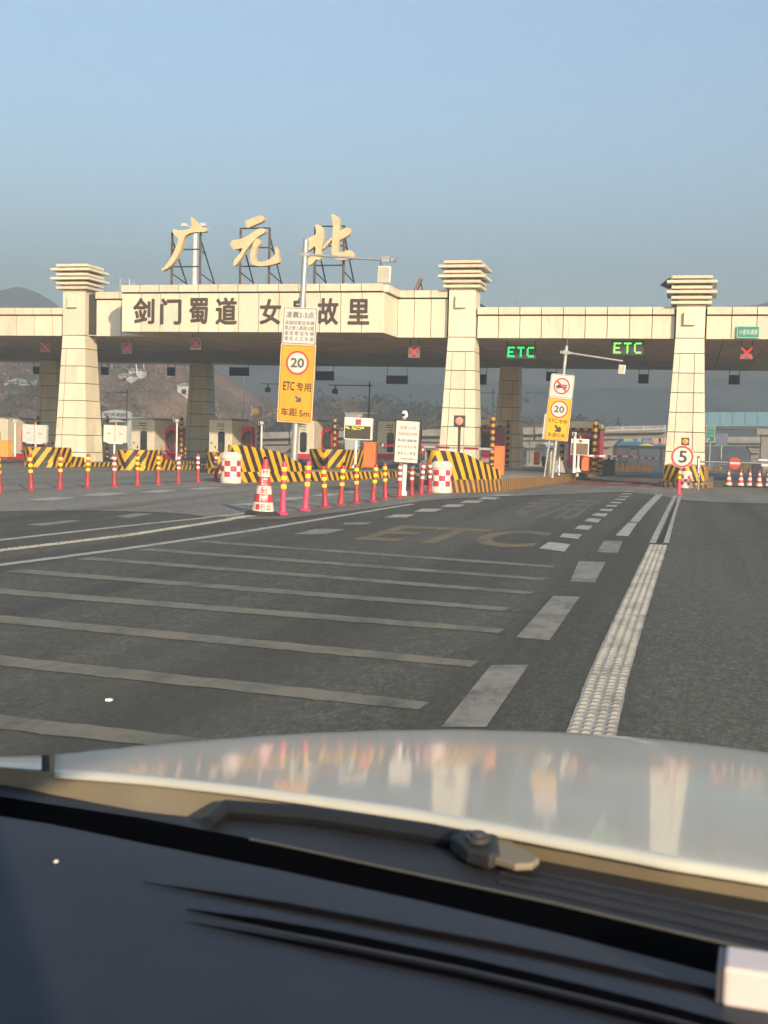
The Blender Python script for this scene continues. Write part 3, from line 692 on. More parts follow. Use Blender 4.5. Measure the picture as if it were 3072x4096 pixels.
# ------------------------------------------------------------------ islands with striped kerbs and crash noses
def wall_strip(mm, pts, zlo, zhi, k, slant, ph0=0.0):      # striped wall along plan points; zlo/zhi lists; returns phase
    ph = ph0
    for i in range(len(pts) - 1):
        a, b = Vector(pts[i]), Vector(pts[i + 1]); L = (Vector((b.x, b.y, 0)) - Vector((a.x, a.y, 0))).length
        p1 = ph + L * k
        A0, A1 = Vector((a.x, a.y, zlo[i])), Vector((a.x, a.y, zhi[i])); B0, B1 = Vector((b.x, b.y, zlo[i + 1])), Vector((b.x, b.y, zhi[i + 1]))
        mm.quad(A0, B0, B1, A1, [ph + slant * 0, p1, p1 - slant * (zhi[i + 1] - zlo[i + 1]), ph - slant * (zhi[i] - zlo[i])])
        ph = p1
    return ph
def island(name, label, right, kerb_h, width, length_to, k=1.9, slant=1.0, matk=HAZ, nose_w=None):
    """right: plan points of the kerb on the side we see, nose first; a pointed nose widens behind what one sees"""
    nw = nose_w or width
    nose = Vector((right[0].x - nw * .5, right[0].y - .2, 0)); root = thing(name, label, 'traffic island', Vector((nose.x, nose.y, gz(nose.y))))
    R = [Vector((p.x, p.y, 0)) for p in right]; last = R[-1]
    if last.y < length_to: R.append(Vector((last.x + (length_to - last.y) * .02, length_to, 0)))
    n0 = R[0]; Lp = [Vector((n0.x - nw, n0.y + .25, 0)), Vector((n0.x - width, n0.y + .3 + (width - nw) * 3.2, 0))] + [Vector((p.x - width, p.y, 0)) for p in R[1:] if p.y > n0.y + 1.3 + (width - nw) * 3.2]
    arc = [n0 + Vector((-nw * t, -.30 * nw * math.sin(math.pi * t), 0)) for t in (.85, .65, .5, .35, .15)]
    outline = [Lp[0]] + arc + R
    kh = lambda p: kerb_h * (1 - .28 * min(1, max(0, (p.y - 40) / 10)))
    mm = MB(); wall_strip(mm, outline, [gz(p.y) - .02 for p in outline], [gz(p.y) + kh(p) for p in outline], k, slant)
    wall_strip(mm, Lp[::-1], [gz(p.y) - .02 for p in Lp[::-1]], [gz(p.y) + kh(p) for p in Lp[::-1]], k, slant)
    W(mm, 'kerb', matk, root)
    t = MB(); allp = outline + Lp[1:][::-1]
    t.add([(p.x, p.y, gz(p.y) + kh(p) - .004) for p in allp], [tuple(range(len(allp)))])
    o = W(t, 'top_paving', ISLTOP, root); bmx = bmesh.new(); bmx.from_mesh(o.data); bmesh.ops.triangulate(bmx, faces=bmx.faces); bmx.to_mesh(o.data); bmx.free()
    return root
def crash_nose(label, right, tops, width, zb_off, k=2.3, slant=1.25, ws=None):
    """concrete wedge painted with chevrons: right = plan points along the visible side, tops = wall heights above its foot"""
    n0 = Vector((right[0].x, right[0].y, 0)); base = Vector((n0.x - width / 2, n0.y, gz(n0.y) + zb_off))
    root = thing('crash_cushion', label, 'crash barrier', base, group='striped concrete crash noses')
    R = [Vector((p.x, p.y, 0)) for p in right]; ws = ws or [width] * len(R); width = ws[0]
    # front nose: a rounded end whose crown is the chevron centre
    arcR = [n0 + Vector((-width * t, -.34 * width * math.sin(math.pi * t), 0)) for t in (.5, .38, .25, .12)]
    arcL = [n0 + Vector((-width * t, -.34 * width * math.sin(math.pi * t), 0)) for t in (.5, .62, .75, .88)]
    L = [Vector((p.x - w_, p.y, 0)) for p, w_ in zip(R, ws)]
    h0 = tops[0]; fz = lambda p: gz(p.y) + zb_off
    side = arcR + R; sh = [h0 * .97, h0 * .99, h0, h0] + tops
    mm = MB()
    wall_strip(mm, side, [fz(p) for p in side], [fz(p) + h for p, h in zip(side, sh)], k, -slant)
    side2 = arcL + L
    m2 = MB(); ph = 0
    for i in range(len(side2) - 1):
        a, b = side2[i], side2[i + 1]; p1 = ph + (b - a).length * k
        mm.quad(Vector((b.x, b.y, fz(b))), Vector((a.x, a.y, fz(a))), Vector((a.x, a.y, fz(a) + sh[i])), Vector((b.x, b.y, fz(b) + sh[i + 1])), [p1, ph, ph + slant * sh[i], p1 + slant * sh[i + 1]])
        ph = p1
    # sloping top, striped too
    n = len(side)
    ph = 0
    for i in range(n - 1):
        p1 = ph + (side[i + 1] - side[i]).length * k
        q = [Vector((p.x, p.y, fz(p) + h)) for p, h in ((side2[i], sh[i]), (side[i], sh[i]), (side[i + 1], sh[i + 1]), (side2[i + 1], sh[i + 1]))]
        mm.quad(*q, [ph, ph, p1, p1]); ph = p1
    b0, b1 = side[-1], side2[-1]; h = sh[-1]
    mm.quad(Vector((b0.x, b0.y, fz(b0))), Vector((b1.x, b1.y, fz(b1))), Vector((b1.x, b1.y, fz(b1) + h)), Vector((b0.x, b0.y, fz(b0) + h)), [0, width * k, width * k, 0])
    W(mm, 'striped_wall', HAZ, root, bevel=.03)
    return root
# long island with the first tall orange sign
k1 = [G(962, 1932), G(1120, 1929), G(1280, 1925), G(1490, 1916), G(1694, 1905)]
island('traffic_island', 'long striped island carrying the tall orange sign', k1, .36, 2.6, 62, 2.1, -1.6, HAZ, .45)
c1 = [G(962, 1932), G(1120, 1929), G(1240, 1925)]; c1 = [Vector((p.x - .06, p.y + .06, 0)) for p in c1]
hh = lambda px, ya, yb, p: (yb - ya) / ppm(Vector((p.x, p.y, gz(p.y))))
def tops(spec, pts): return [(yb - ya) / ppm(Vector((p.x, p.y, gz(p.y)))) for (ya, yb), p in zip(spec, pts)]
crash_nose('tall striped crash nose behind the single chequered barrel', c1, tops(((1772, 1880), (1800, 1880), (1868, 1880)), c1), 2.0, .355, ws=[.42, 1.1, 1.5])
# island towards the middle column
k2 = [G(1783, 1973), G(1900, 1971), G(2005, 1967), G(2110, 1953), G(2215, 1937), G(2310, 1920), G(2394, 1904)]
island('traffic_island', 'wide paved island with chipped striped kerb in front of the red booth', k2, .40, 3.6, 66, 3.6, -1.3, HAZW, .55)
c2 = [G(1783, 1973), G(1860, 1972), G(1935, 1970), G(2005, 1967)]; c2 = [Vector((p.x - .05, p.y + .06, 0)) for p in c2]
crash_nose('striped crash nose beside the paired chequered barrels, sloping to the orange cabinet', c2, tops(((1798, 1914), (1808, 1914), (1846, 1914), (1880, 1914)), c2), 2.2, .395, 2.6, 1.35, [.55, .9, 1.2, 1.5])
mm = MB()
k2f = [Vector((p.x + .012, p.y - .012, 0)) for p in k2[:3]]
# chipped bits of the kerb
for px, py, s in ((2045, 1932, .22), (2062, 1928, .14), (2190, 1921, .12), (2240, 1912, .10), (2305, 1905, .18)):
    p = G(px, py + 18); p.z = gz(p.y) + .26
    bm = bmesh.new(); bmesh.ops.create_icosphere(bm, subdivisions=1, radius=s)
    for v in bm.verts: v.co = Vector((v.co.x * .5, v.co.y * .9, v.co.z * .6)) * (1 + .5 * noise.noise(v.co * 9 + Vector((px, 0, 0))))
    me = bpy.data.meshes.new('debris'); bm.to_mesh(me); bm.free()
    o = obj('kerb_fragment', me, mat('broken_plaster', (.62, .54, .44), .9)); o.location = p + Vector((.02, 0, 0))
    tag(o, {2045: 'largest pale broken flake on the striped kerb', 2062: 'pale broken flake beside the largest one on the kerb', 2190: 'small pale flake midway along the striped kerb', 2240: 'smallest pale flake on the kerb below the stainless bollard', 2305: 'pale flake on the kerb below the white camera pole'}[px], 'debris', 'broken flakes on the kerb')
# islands of the lanes further over
for nm, px, y0, w1, w2, lo, yk, lab, il in (('A', 150, 1857, 280, 316, (1784, 1834), 1834, 'striped crash nose in front of the sunlit column foot', 'striped island under the sunlit column'),
                                          ('B', 520, 1861, 641, 676, (1786, 1838), 1838, 'striped crash nose in front of the fully visible white booth', 'striped island between the two white booths'),
                                          ('C', 892, 1864, 1010, 1045, (1786, 1840), 1840, 'striped crash nose mostly hidden behind the chequered barrel', 'striped island mostly hidden by the chequered barrel')):
    px += 62; n = V(px, y0, 46.5); n.z = gz(46.5); K = [n, Vector((n.x + .12, n.y + 6, 0)), Vector((n.x + .3, n.y + 20, 0))]
    K = [Vector((p.x, p.y, gz(p.y))) for p in K]
    island('traffic_island', il, K, .27, 1.5, n.y + 26, 2.4, 1.6)
    c = [Vector((n.x - .02, n.y + .02, 0)), Vector((n.x + .02, n.y + 1.5, 0)), Vector((n.x + .05, n.y + 1.6, 0)), Vector((n.x + .08, n.y + 2.6, 0))]
    hgt = (y0 + 6 - lo[0]) / ppm(n)
    crash_nose(lab, c, [hgt, hgt, hgt * .55, hgt * .5], 1.4, .02, 2.1, -1.5)
nD = G(1330, 1869, .30); c = [Vector((nD.x + .55, nD.y + .1, 0)), Vector((nD.x + .75, nD.y + 2.6, 0)), Vector((nD.x + .78, nD.y + 2.7, 0)), Vector((nD.x + .85, nD.y + 3.7, 0))]
hgt = (1869 - 1793) / ppm(nD); crash_nose('chevron crash nose between the orange cabinet and the tall orange sign', c, [hgt, hgt, hgt * .6, hgt * .55], 1.7, .25, 1.9, -1.5)
nE = G(1500, 1868); K = [Vector((nE.x, nE.y, gz(nE.y))), Vector((nE.x + 5, nE.y + .4, 0)), Vector((nE.x + 7, nE.y + .6, 0))]
mm = MB(); wall_strip(mm, K[:2], [gz(p.y) for p in K[:2]], [gz(p.y) + .30 for p in K[:2]], 2.4, -1.6)
# crash nose at the foot of the short column
pR = G(2752, 1953); ww = 1.55
K = [Vector((pR.x + .72, pR.y + .35, 0)), Vector((pR.x + .98, pR.y + 1.6, 0)), Vector((pR.x + 1.0, pR.y + 4, 0))]
isl = island('traffic_island', 'small striped island under the shorter column', K, .30, 1.9, 66, 3.6, -1.2, HAZW)
c = [Vector((pR.x + .60, pR.y + .50, 0)), Vector((pR.x + .72, pR.y + 1.3, 0)), Vector((pR.x + .8, pR.y + 3.2, 0))]
crash_nose('weathered striped crash nose at the foot of the shorter column', c, [.60, .66, .34], 1.55, .28, 3.4, 1.6)

# ------------------------------------------------------------------ bollards, barrels, cones
def make_bollard(kind):
    root = thing('bollard', 'x', 'bollard', (0, 0, -50))
    pm = BOLP if kind == 'pink' else BOLR; bd = BANDW if kind == 'white' else BANDY
    r = .056 if kind == 'pink' else .053; H = 1.05 if kind == 'pink' else .92
    obj('base', MB().lathe([(.125, 0), (.125, .015), (.10, .035), (.072, .05)], 20), pm, root, smooth=True)
    obj('post', MB().lathe([(.070, .045), (r + .006, .12), (r, .3), (r * .96, H * .94), (r * .8, H * .985), (r * .4, H)], 20), pm, root, smooth=True)
    for i in range(3):
        z = H * (.90 - .165 * i); obj('reflective_band', MB().lathe([(r + .003, z - .075 * H / .92), (r + .006, z - .07 * H / .92), (r + .006, z - .005), (r + .003, z)], 20), bd, root, smooth=True)
    return root
BOL = {k: None for k in ('pink', 'yellow', 'white')}
def bollard(px, py, kind, label, group, tilt=0.0):
    p = G(px, py); p.z += .01; rot = (random.uniform(-.05, .05), tilt + random.uniform(-.05, .05), random.uniform(0, 6))
    if BOL[kind] is None: o = BOL[kind] = make_bollard(kind); o.location = p; o.rotation_euler = rot; o['label'] = label
    else: o = copy_tree(BOL[kind], p, rot, label)
    o['group'] = group; return o
g1 = 'bollards along the lane approach beside the cone'; g2 = 'bollards along the far lane line'
for i, (px, py, k) in enumerate(((1130, 2060, 'pink'), (1220, 2045, 'pink'), (1301, 2034, 'yellow'), (1362, 2024, 'yellow'), (1426, 2015, 'yellow'), (1491, 2008, 'yellow'), (1541, 1999, 'yellow'), (1597, 1993, 'white'), (1647, 1987, 'white'), (1683, 1982, 'white'), (1718, 1975, 'white'))):
    bollard(px, py, k, ('bright pink bollard, %s from the big traffic cone' if k == 'pink' else 'red bollard with %s bands, %%s from the big traffic cone' % k) % ORD[i], g1, .04)
for i, (px, py, k) in enumerate(((862, 1928, 'white'), (792, 1932, 'white'), (713, 1936, 'white'), (633, 1940, 'yellow'), (549, 1944, 'yellow'), (457, 1949, 'white'), (350, 1953, 'yellow'), (240, 1958, 'yellow'), (125, 1964, 'yellow'), (-2, 1971, 'yellow'))):
    bollard(px, py, k, 'red bollard with %s bands, %s along the row from the single chequered barrel' % (k, ORD[i]), g2)
b5 = bollard(2714, 1979, 'pink', 'pink bollard carrying the round 5 speed sign', g1, .03)

def make_barrel():
    root = thing('water_barrel', 'x', 'barrel', (0, 0, -50), group='chequered water barrels before the crash noses')
    obj('body', MB().lathe([(.30, 0), (.31, .02), (.31, .16), (.295, .18), (.295, .66), (.31, .68), (.315, .80), (.30, .83), (.27, .86)], 28), BARRELM, root, smooth=True)
    obj('checker_band', MB().lathe([(.2985, .185), (.2985, .34), (.2985, .50), (.2985, .655)], 28, uvs=(10, (0.0, 1.0, 2.0, 3.0))), CHECK, root, smooth=True)
    obj('lid', MB().lathe([(.26, .86), (.25, .89), (.20, .905)], 28), BARRELM, root, smooth=True)
    obj('rib', MB().lathe([(.312, .71), (.322, .72), (.322, .745), (.312, .755)], 28), BARRELM, root, smooth=True)
    return root
bar = make_barrel()
for i, (px, py, s, lab) in enumerate(((914, 1934, 1.10, 'single chequered red and white barrel before the tall crash nose'), (1712, 1968, 1.03, 'chequered barrel half hidden behind the last bollards'), (1757, 1973, 1.03, 'chequered barrel touching the sloping crash nose'),
                                      (2712, 1951, .75, 'chequered barrel behind the bollard of the 5 sign'), (2741, 1954, .75, 'worn chequered barrel under the round 5 sign'))):
    p = G(px, py); p.z += .01; p.y += .2
    o = bar if i == 0 else copy_tree(bar)
    o.location = p; o.scale = (s,) * 3; o.rotation_euler = (0, 0, i * 1.1); o['label'] = lab

def wrap_text(body, r_of_z, z, w, h, a0=-math.pi / 2, bold=.03, lift=.004):
    vs, fs = text_mesh(body, bold); x0 = min(v.x for v in vs); x1 = max(v.x for v in vs); y0 = min(v.y for v in vs); y1 = max(v.y for v in vs); m = MB()
    P = []
    for v in vs:
        zz = z + ((v.y - y0) / (y1 - y0) - .5) * h; r = r_of_z(zz) + lift; a = a0 + ((v.x - x0) / (x1 - x0) - .5) * w / r
        P.append(Vector((r * math.cos(a), r * math.sin(a), zz)))
    return m.add(P, fs)
CONER = mat('cone_red', (.50, .04, .055), .5, var=.15, dirt=.3, dirtcol=(.2, .08, .06)); CONEW = mat('cone_white', (.72, .60, .52), .5, var=.08, dirt=.3, dirtcol=(.42, .28, .2))
def make_cone(text, H, rb, cuts, aface):
    root = thing('traffic_cone', 'x', 'traffic cone', (0, 0, -50))
    rz = lambda z: rb + (rb * .19 - rb) * z / H
    obj('base', MB().lathe([(rb * 1.55, 0), (rb * 1.55, .03), (rb * 1.2, .06), (rb * 1.04, .075)], 8), RUBBER, root)
    zs = [.07] + cuts + [H]
    for i, (a, b) in enumerate(zip(zs, zs[1:])): obj('cone_band', MB().lathe([(rz(a), a), (rz(b), b)], 24), CONEW if i % 2 == 0 else CONER, root, smooth=True)
    obj('tip', MB().lathe([(rz(H), H), (rz(H) * 1.15, H + .02), (rz(H) * .8, H + .05)], 14), BLACK if text else CONER, root, smooth=True)
    if text:
        for body, z, w, h, white in text: obj('lettering', wrap_text(body, rz, z, w, h, aface), CONEW if white else CONER, root)
    return root
p = G(1050, 2062); H = 1.02; cuts = [.235, .385, .535, .70, .84]
cn = make_cone([('秦巴公', .15, .34, .12, False), ('团', .31, .155, .125, True), ('集', .46, .15, .13, False), ('道', .615, .13, .135, True), ('蜀', .765, .105, .125, False)], H, .235, cuts, math.radians(-70))
cn.location = p + Vector((0, 0, .018)); cn.scale = (1.0, 1.0, 1.07); cn.rotation_euler = (0, .045, 0); tag(cn, 'large red and white cone with characters, leading the row of bollards', 'traffic cone')
cz = None
for i, (px, py) in enumerate(((2915, 1949), (2962, 1951), (2998, 1951), (3036, 1953), (3072, 1953))):
    p = G(px, py) + Vector((0, .2, .012))
    if cz is None: cz = make_cone(None, .70, .16, [.19, .30, .42, .52, .62], 0); o = cz
    else: o = copy_tree(cz)
    o.location = p; o.rotation_euler = (random.uniform(-.04, .04), random.uniform(-.04, .04), i)
    tag(o, 'small red and white cone, %s from the round 5 sign' % ORD[i], 'traffic cone', 'small cones closing the lane under the gate bar')

# ------------------------------------------------------------------ sign posts
def lean_of(top, bot): return math.atan2(top.x - bot.x, top.z - bot.z)
def speed_disc(root, cx, cz, r, y, txt, tm, wd, hh, ringw=.16, bold=.02):
    obj('red_ring', ring(circ(r, 40, cx, cz), circ(r * (1 - ringw), 40, cx, cz), y - .004, .004), REDP, root)
    obj('white_disc', plate(circ(r * (1 - ringw) + .002, 40, cx, cz), y - .003, .003), WHITE2, root)
    if txt: obj('speed_number', text_mb(txt, cx, cz, wd, hh, y - .008, bold, .003), tm, root)
def arrow(cx, cz, s, y, th=.003):
    pts = [(-1.0, .55), (-.62, .95), (.28, .12), (.28, .62), (.95, .25), (1.0, -.95), (-.45, -.98), (-.75, -.45), (-.18, -.42)]
    pts = [(-.98, .62), (-.62, .98), (.22, .18), (.52, .62), (.98, .12), (.95, -.92), (-.42, -.98), (-.78, -.52), (-.22, -.30)]
    return MB().prism([(cx + x * s, y, cz + z * s) for x, z in pts], (0, th, 0))
def sensor_arm(root, z, x1, r=.035, rise=0.0, box=(.30, .42), panel_dz=-.55, white=WHITE, cam=True):
    obj('arm_clamp', MB().box(-.22, .22, -.06, .06, z - .05, z + .05).box(-.10, .10, -.10, .10, z - .08, z + .08), GALV, root)
    obj('arm', MB().tube((.05, 0, z), (x1, 0, z + rise), r, n=10), GALV, root)
    if cam:
        h = obj('bracket', MB().cbox((x1 + .02, 0, z + rise + .03), .30, .16, .20).cbox((x1 + .27, 0, z + rise + .02), .12, .10, .12).tube((x1 + .33, 0, z + rise + .02), (x1 + .38, 0, z + rise + .02), .10, n=10), GALV, root)
    a = obj('antenna_panel', MB().box(x1 - box[0] / 2, x1 + box[0] / 2, -.10, .02, z + rise + panel_dz - box[1] / 2, z + rise + panel_dz + box[1] / 2), white, root, bevel=.02)
    a.rotation_euler = (0, 0, 0)
    obj('antenna_face', MB().box(x1 - box[0] / 2 + .035, x1 + box[0] / 2 - .035, -.112, -.10, z + rise + panel_dz - box[1] / 2 + .035, z + rise + panel_dz + box[1] / 2 - .035), mat('antenna_face', (.50, .46, .36), .6), root)
    obj('cable', MB().path([(x1 - .15, .05, z + rise), (x1 - .2, .05, z + rise - .18), (x1 - .05, .03, z + rise + panel_dz + box[1] / 2)], .018, 6), DKSTEEL, root)
# tall orange sign
YS = 41.0
b = V(1174, 1830, YS); tp = V(1222, 960, YS); zb = gz(YS) + .34; rot = lean_of(tp, b) - .0
root = thing('sign_post', 'tall galvanised post with white notice, orange 20 limit sign and camera arm', 'sign post', (b.x, YS, zb), (0, rot, 0))
S = ppm(Vector((b.x, YS, 3)))
zl = lambda py: (V(1200, py, YS).z - zb)
obj('post', MB().tube((0, 0, 0), (0, 0, zl(960)), .13, .105, 16), GALV, root, smooth=True)
obj('post_cap', MB().lathe([(.11, zl(960)), (.06, zl(960) + .05), (.01, zl(960) + .09)], 14), GALV, root, smooth=True)
obj('antenna_rod', MB().tube((.01, 0, zl(960) + .08), (.01, 0, zl(620)), .006, .003, 6), GALV, root)
sensor_arm(root, zl(1018), 330 / S, .045, -.12, (.46, .58), -.50)
whw, whh, cz = 142 / S, 146 / S, (zl(1232) + zl(1380)) / 2 + .005
obj('notice_plate', plate(rrect(whw, whh, .04), -.19, .03), WHITE2, root)
obj('notice_border', ring(rrect(whw - .05, whh - .05, .035, cz=0), rrect(whw - .09, whh - .09, .03), -.194, .004), PRINTGREY, root)
for n in ('notice_plate', 'notice_border'):
    for o in root.children:
        if o.name.startswith(n): o.location.z = cz; o.location.x = .0
dx = .0
for body, fy, w, h in (('凌晨2-5点', .30, .82, .175), ('非接驳客运车辆', .085, .86, .115), ('禁止驶入高速公路', -.055, .86, .115), ('接 驳 客 运 车 辆', -.20, .86, .115), ('请 走 人 工 车 道', -.345, .86, .115)):
    obj('notice_lettering', text_mb(body, dx, cz + fy * whh, w * whw, h * whh, -.197, .008 if h < .15 else .014, .003), PRINTGREY, root)
ow, oh = 142 / S, 308 / S; oz = (zl(1382) + zl(1688)) / 2
o1 = obj('orange_plate', plate(rrect(ow + .04, oh + .02, .03), -.19, .03), SIGNEDGE, root); o2 = obj('orange_face', plate(rrect(ow - .03, oh - .05, .05), -.194, .004), SIGNYEL, root)
o3 = obj('orange_border', ring(rrect(ow - .05, oh - .07, .05), rrect(ow - .075, oh - .095, .045), -.197, .003), PRINTBROWN, root)
for o in (o1, o2, o3): o.location.z = oz
# parts set out on the plate: fractions from its top edge
pz = lambda f: oz + oh / 2 - f * oh
speed_disc(root, .0, pz(.233), ow * .335, -.197, '20', PRINTGREY, ow * .40, oh * .125, .16, .05)
obj('sign_lettering', text_mb('ETC', -ow * .215, pz(.535), ow * .34, oh * .118, -.198, .032, .003), PRINTBROWN, root); obj('sign_lettering', text_mb('专用', ow * .225, pz(.54), ow * .44, oh * .115, -.198, .026, .003), PRINTBROWN, root)
obj('sign_arrow', arrow(ow * .07, pz(.695), ow * .098, -.198), PRINTGREY, root)
obj('sign_lettering', text_mb('车距', -ow * .17, pz(.87), ow * .48, oh * .108, -.198, .026, .003), PRINTBROWN, root); obj('sign_lettering', text_mb('5m', ow * .285, pz(.88), ow * .31, oh * .085, -.198, .032, .003), PRINTBROWN, root)
obj('post_hatch', MB().box(-.05, .03, -.137, -.10, .15, .45), BLACK, root)
# leaning yellow sign
YS = 47.0
b = V(2207, 1925, YS); tp = V(2266, 1400, YS); zb = gz(YS) + .28
root = thing('sign_post', 'leaning post with truck ban plate, yellow 20 limit sign and antenna arm', 'sign post', (b.x, YS, zb), (0, lean_of(tp, b), 0)); S = ppm(Vector((b.x, YS, 3)))
zl = lambda py: (V(2230, py, YS).z - zb) / math.cos(lean_of(tp, b))
obj('post', MB().tube((0, 0, 0), (0, 0, zl(1383)), .075, .065, 14), GALV, root, smooth=True)
obj('antenna_rod', MB().tube((0, 0, zl(1383)), (0, 0, zl(1290)), .012, .004, 6), GALV, root)
sensor_arm(root, zl(1410), 226 / S, .04, -.14, (.26, .34), -.32, WHITE, False)
w2, h2 = 92 / S, 92 / S; cz = zl(1545)
a = [obj('ban_plate', plate(rrect(w2 + .02, h2 + .02, .07), -.13, .025), WHITE2, root), obj('ban_border', ring(rrect(w2 - .03, h2 - .03, .06), rrect(w2 - .05, h2 - .05, .055), -.134, .004), PRINT, root)]
for o in a: o.location.z = cz
R_ = w2 * .35
obj('red_ring', ring(circ(R_, 40, 0, cz), circ(R_ * .84, 40, 0, cz), -.135, .005), REDP, root)
tr = MB()
for x0, x1, z0, z1 in ((-.22, .20, -.075, -.01), (-.075, .0, -.01, .07), (.03, .105, .012, .07), (.125, .20, .012, .07)): tr.box(x0 * w2 / .9, x1 * w2 / .9, -.136, -.132, cz + z0 * w2 / .9, cz + z1 * w2 / .9)
tr.prism([(x * w2 / .9, -.136, cz + z * w2 / .9) for x, z in ((-.20, -.01), (-.075, -.01), (-.075, .05), (-.145, .05))], (0, .003, 0))
obj('truck_symbol', tr, PRINT, root)
obj('wheel_symbol', ring(circ(.042 * w2 / .9, 16, -.15 * w2 / .9, cz - .11 * w2 / .9), circ(.024 * w2 / .9, 16, -.15 * w2 / .9, cz - .11 * w2 / .9), -.136, .003), PRINTGREY, root)
q = R_ * .62; obj('ban_bar', MB().prism([(-q - .025, -.139, cz + q - .025), (-q + .025, -.139, cz + q + .025), (q + .025, -.139, cz - q + .025), (q - .025, -.139, cz - q - .025)][::-1], (0, .002, 0)), REDP, root)
ow, oh = 90 / S, 165 / S; oz = zl(1677)
a = [obj('yellow_plate', plate(rrect(ow + .05, oh + .04, .06), -.13, .025), SIGNEDGE, root), obj('yellow_face', plate(rrect(ow, oh, .05), -.134, .004), SIGNYEL2, root), obj('yellow_border', ring(rrect(ow - .03, oh - .03, .05), rrect(ow - .055, oh - .055, .045), -.137, .003), PRINT, root)]
for o in a: o.location.z = oz
pz = lambda f: oz + oh / 2 - f * oh
speed_disc(root, .0, pz(.26), ow * .385, -.137, '20', PRINT, ow * .44, oh * .16, .14, .03)
obj('sign_lettering', text_mb('ETC', -ow * .20, pz(.545), ow * .40, oh * .095, -.138, .022, .003), PRINTBROWN, root); obj('sign_lettering', text_mb('专用', ow * .22, pz(.55), ow * .36, oh * .105, -.138, .016, .003), PRINTBROWN, root)
obj('sign_arrow', arrow(.02, pz(.72), ow * .165, -.138), PRINT, root)
obj('sign_lettering', text_mb('车距5米', 0, pz(.885), ow * .80, oh * .115, -.138, .014, .003), PRINT, root)
bp = obj('old_backing_plate', plate(rrect(ow * 1.0, oh * .62, .05), -.10, .02), OFFW, root); bp.location = (-.10, 0, oz - oh * .2)
obj('spare_plate_leg', MB().tube((-.30, .02, .0), (-.24, .02, zl(1690)), .04, n=10), GALV, root)

# white notice board on a post
YS = G(1612, 1988).y; b = G(1612, 1988); S = ppm(b)
root = thing('notice_board', 'white notice board with faded red and black characters on a white post', 'notice board', b + Vector((0, 0, .01)), (0, .035, 0))
z = lambda py: (1988 - py) / S
obj('post', MB().tube((0, 0, 0), (0, 0, z(1800)), .062, n=14), WHITE, root, smooth=True)
obj('post_collar', MB().lathe([(.10, 0), (.10, .14), (.07, .16)], 14), WHITE, root); obj('post_plinth', MB().box(-.42, .40, -.10, .10, .0, .035), mat('rusty_plinth', (.16, .10, .07), .9), root)
bw, bh = 97 / S, 166 / S; bz = z(1768); bx = .05
f = obj('frame', ring(rrect(bw + .05, bh + .05, .01, 1), rrect(bw - .01, bh - .01, .01, 1), -.13, .10), DKSTEEL, root); f.location = (bx, 0, bz)
f = obj('panel', plate(rrect(bw, bh, .005, 1), -.115, .06), WHITE2, root); f.location = (bx, 0, bz)
for body, fy, w, h, mt in (('凌晨2-5点', .335, .70, .085, PRINTRED), ('非接驳客运车辆', .185, .80, .075, PRINTRED), ('禁止驶入高速公路', .03, .80, .068, PRINTDK), ('接 驳 客 运 车 辆', -.12, .78, .07, PRINTRED), ('请 走 人 工 车 道', -.275, .76, .075, PRINTDK), ('四川蜀道高速公路集团公司', -.41, .62, .028, PRINTDK)):
    obj('notice_lettering', text_mb(body, bx + (.06 * bw if fy < -.4 else 0), bz + fy * bh, w * bw, h * bh, -.119, .012, .003), mt, root)
c = G(1618, 1876); YC = 47.0
c = V(1618, 1685, YC); pole = thing('dome_camera_pole', 'white pole with a dome camera rising behind the notice board', 'camera', (c.x, YC, gz(YC)))
obj('pole', MB().tube((0, 0, 0), (0, 0, c.z - gz(YC)), .05, n=10), WHITE, pole); zt = c.z - gz(YC)
obj('neck', MB().tube((0, 0, zt), (0, 0, zt + .12), .03, n=10).lathe([(.09, zt + .10), (.05, zt + .13)], 12), WHITE, pole)
obj('camera_head', MB().lathe([(.03, zt + .12), (.12, zt + .16), (.13, zt + .30), (.10, zt + .40), (.03, zt + .43)], 14), WHITE, pole, smooth=True); obj('lens', MB().box(-.09, .05, -.14, -.05, zt + .20, zt + .30), BLACK, pole)

# round 5 limit sign on the pink bollard
p = Vector(b5.location); S = ppm(p); c = V(2729, 1827, p.y - .10)
root = thing('speed_sign', 'round white 5 limit sign with red rim above the pink bollard', 'sign', c, (0, .02, 0)); r = 43 / S
obj('plate', plate(circ(r + .015, 40), 0, .012), mat('pale_pink_edge', (.78, .55, .52), .5), root); speed_disc(root, 0, 0, r, -.001, None, None, 0, 0, .17)
obj('speed_number', text_mb('5', .02, 0, r * .74, r * 1.12, -.009, .035, .003), mat('green_black_print', (.05, .065, .05), .5), root)
obj('bracket', MB().tube((-.05, .03, -r * .7), (-.12, .07, -r * 1.5), .025, n=8), DKSTEEL, root)

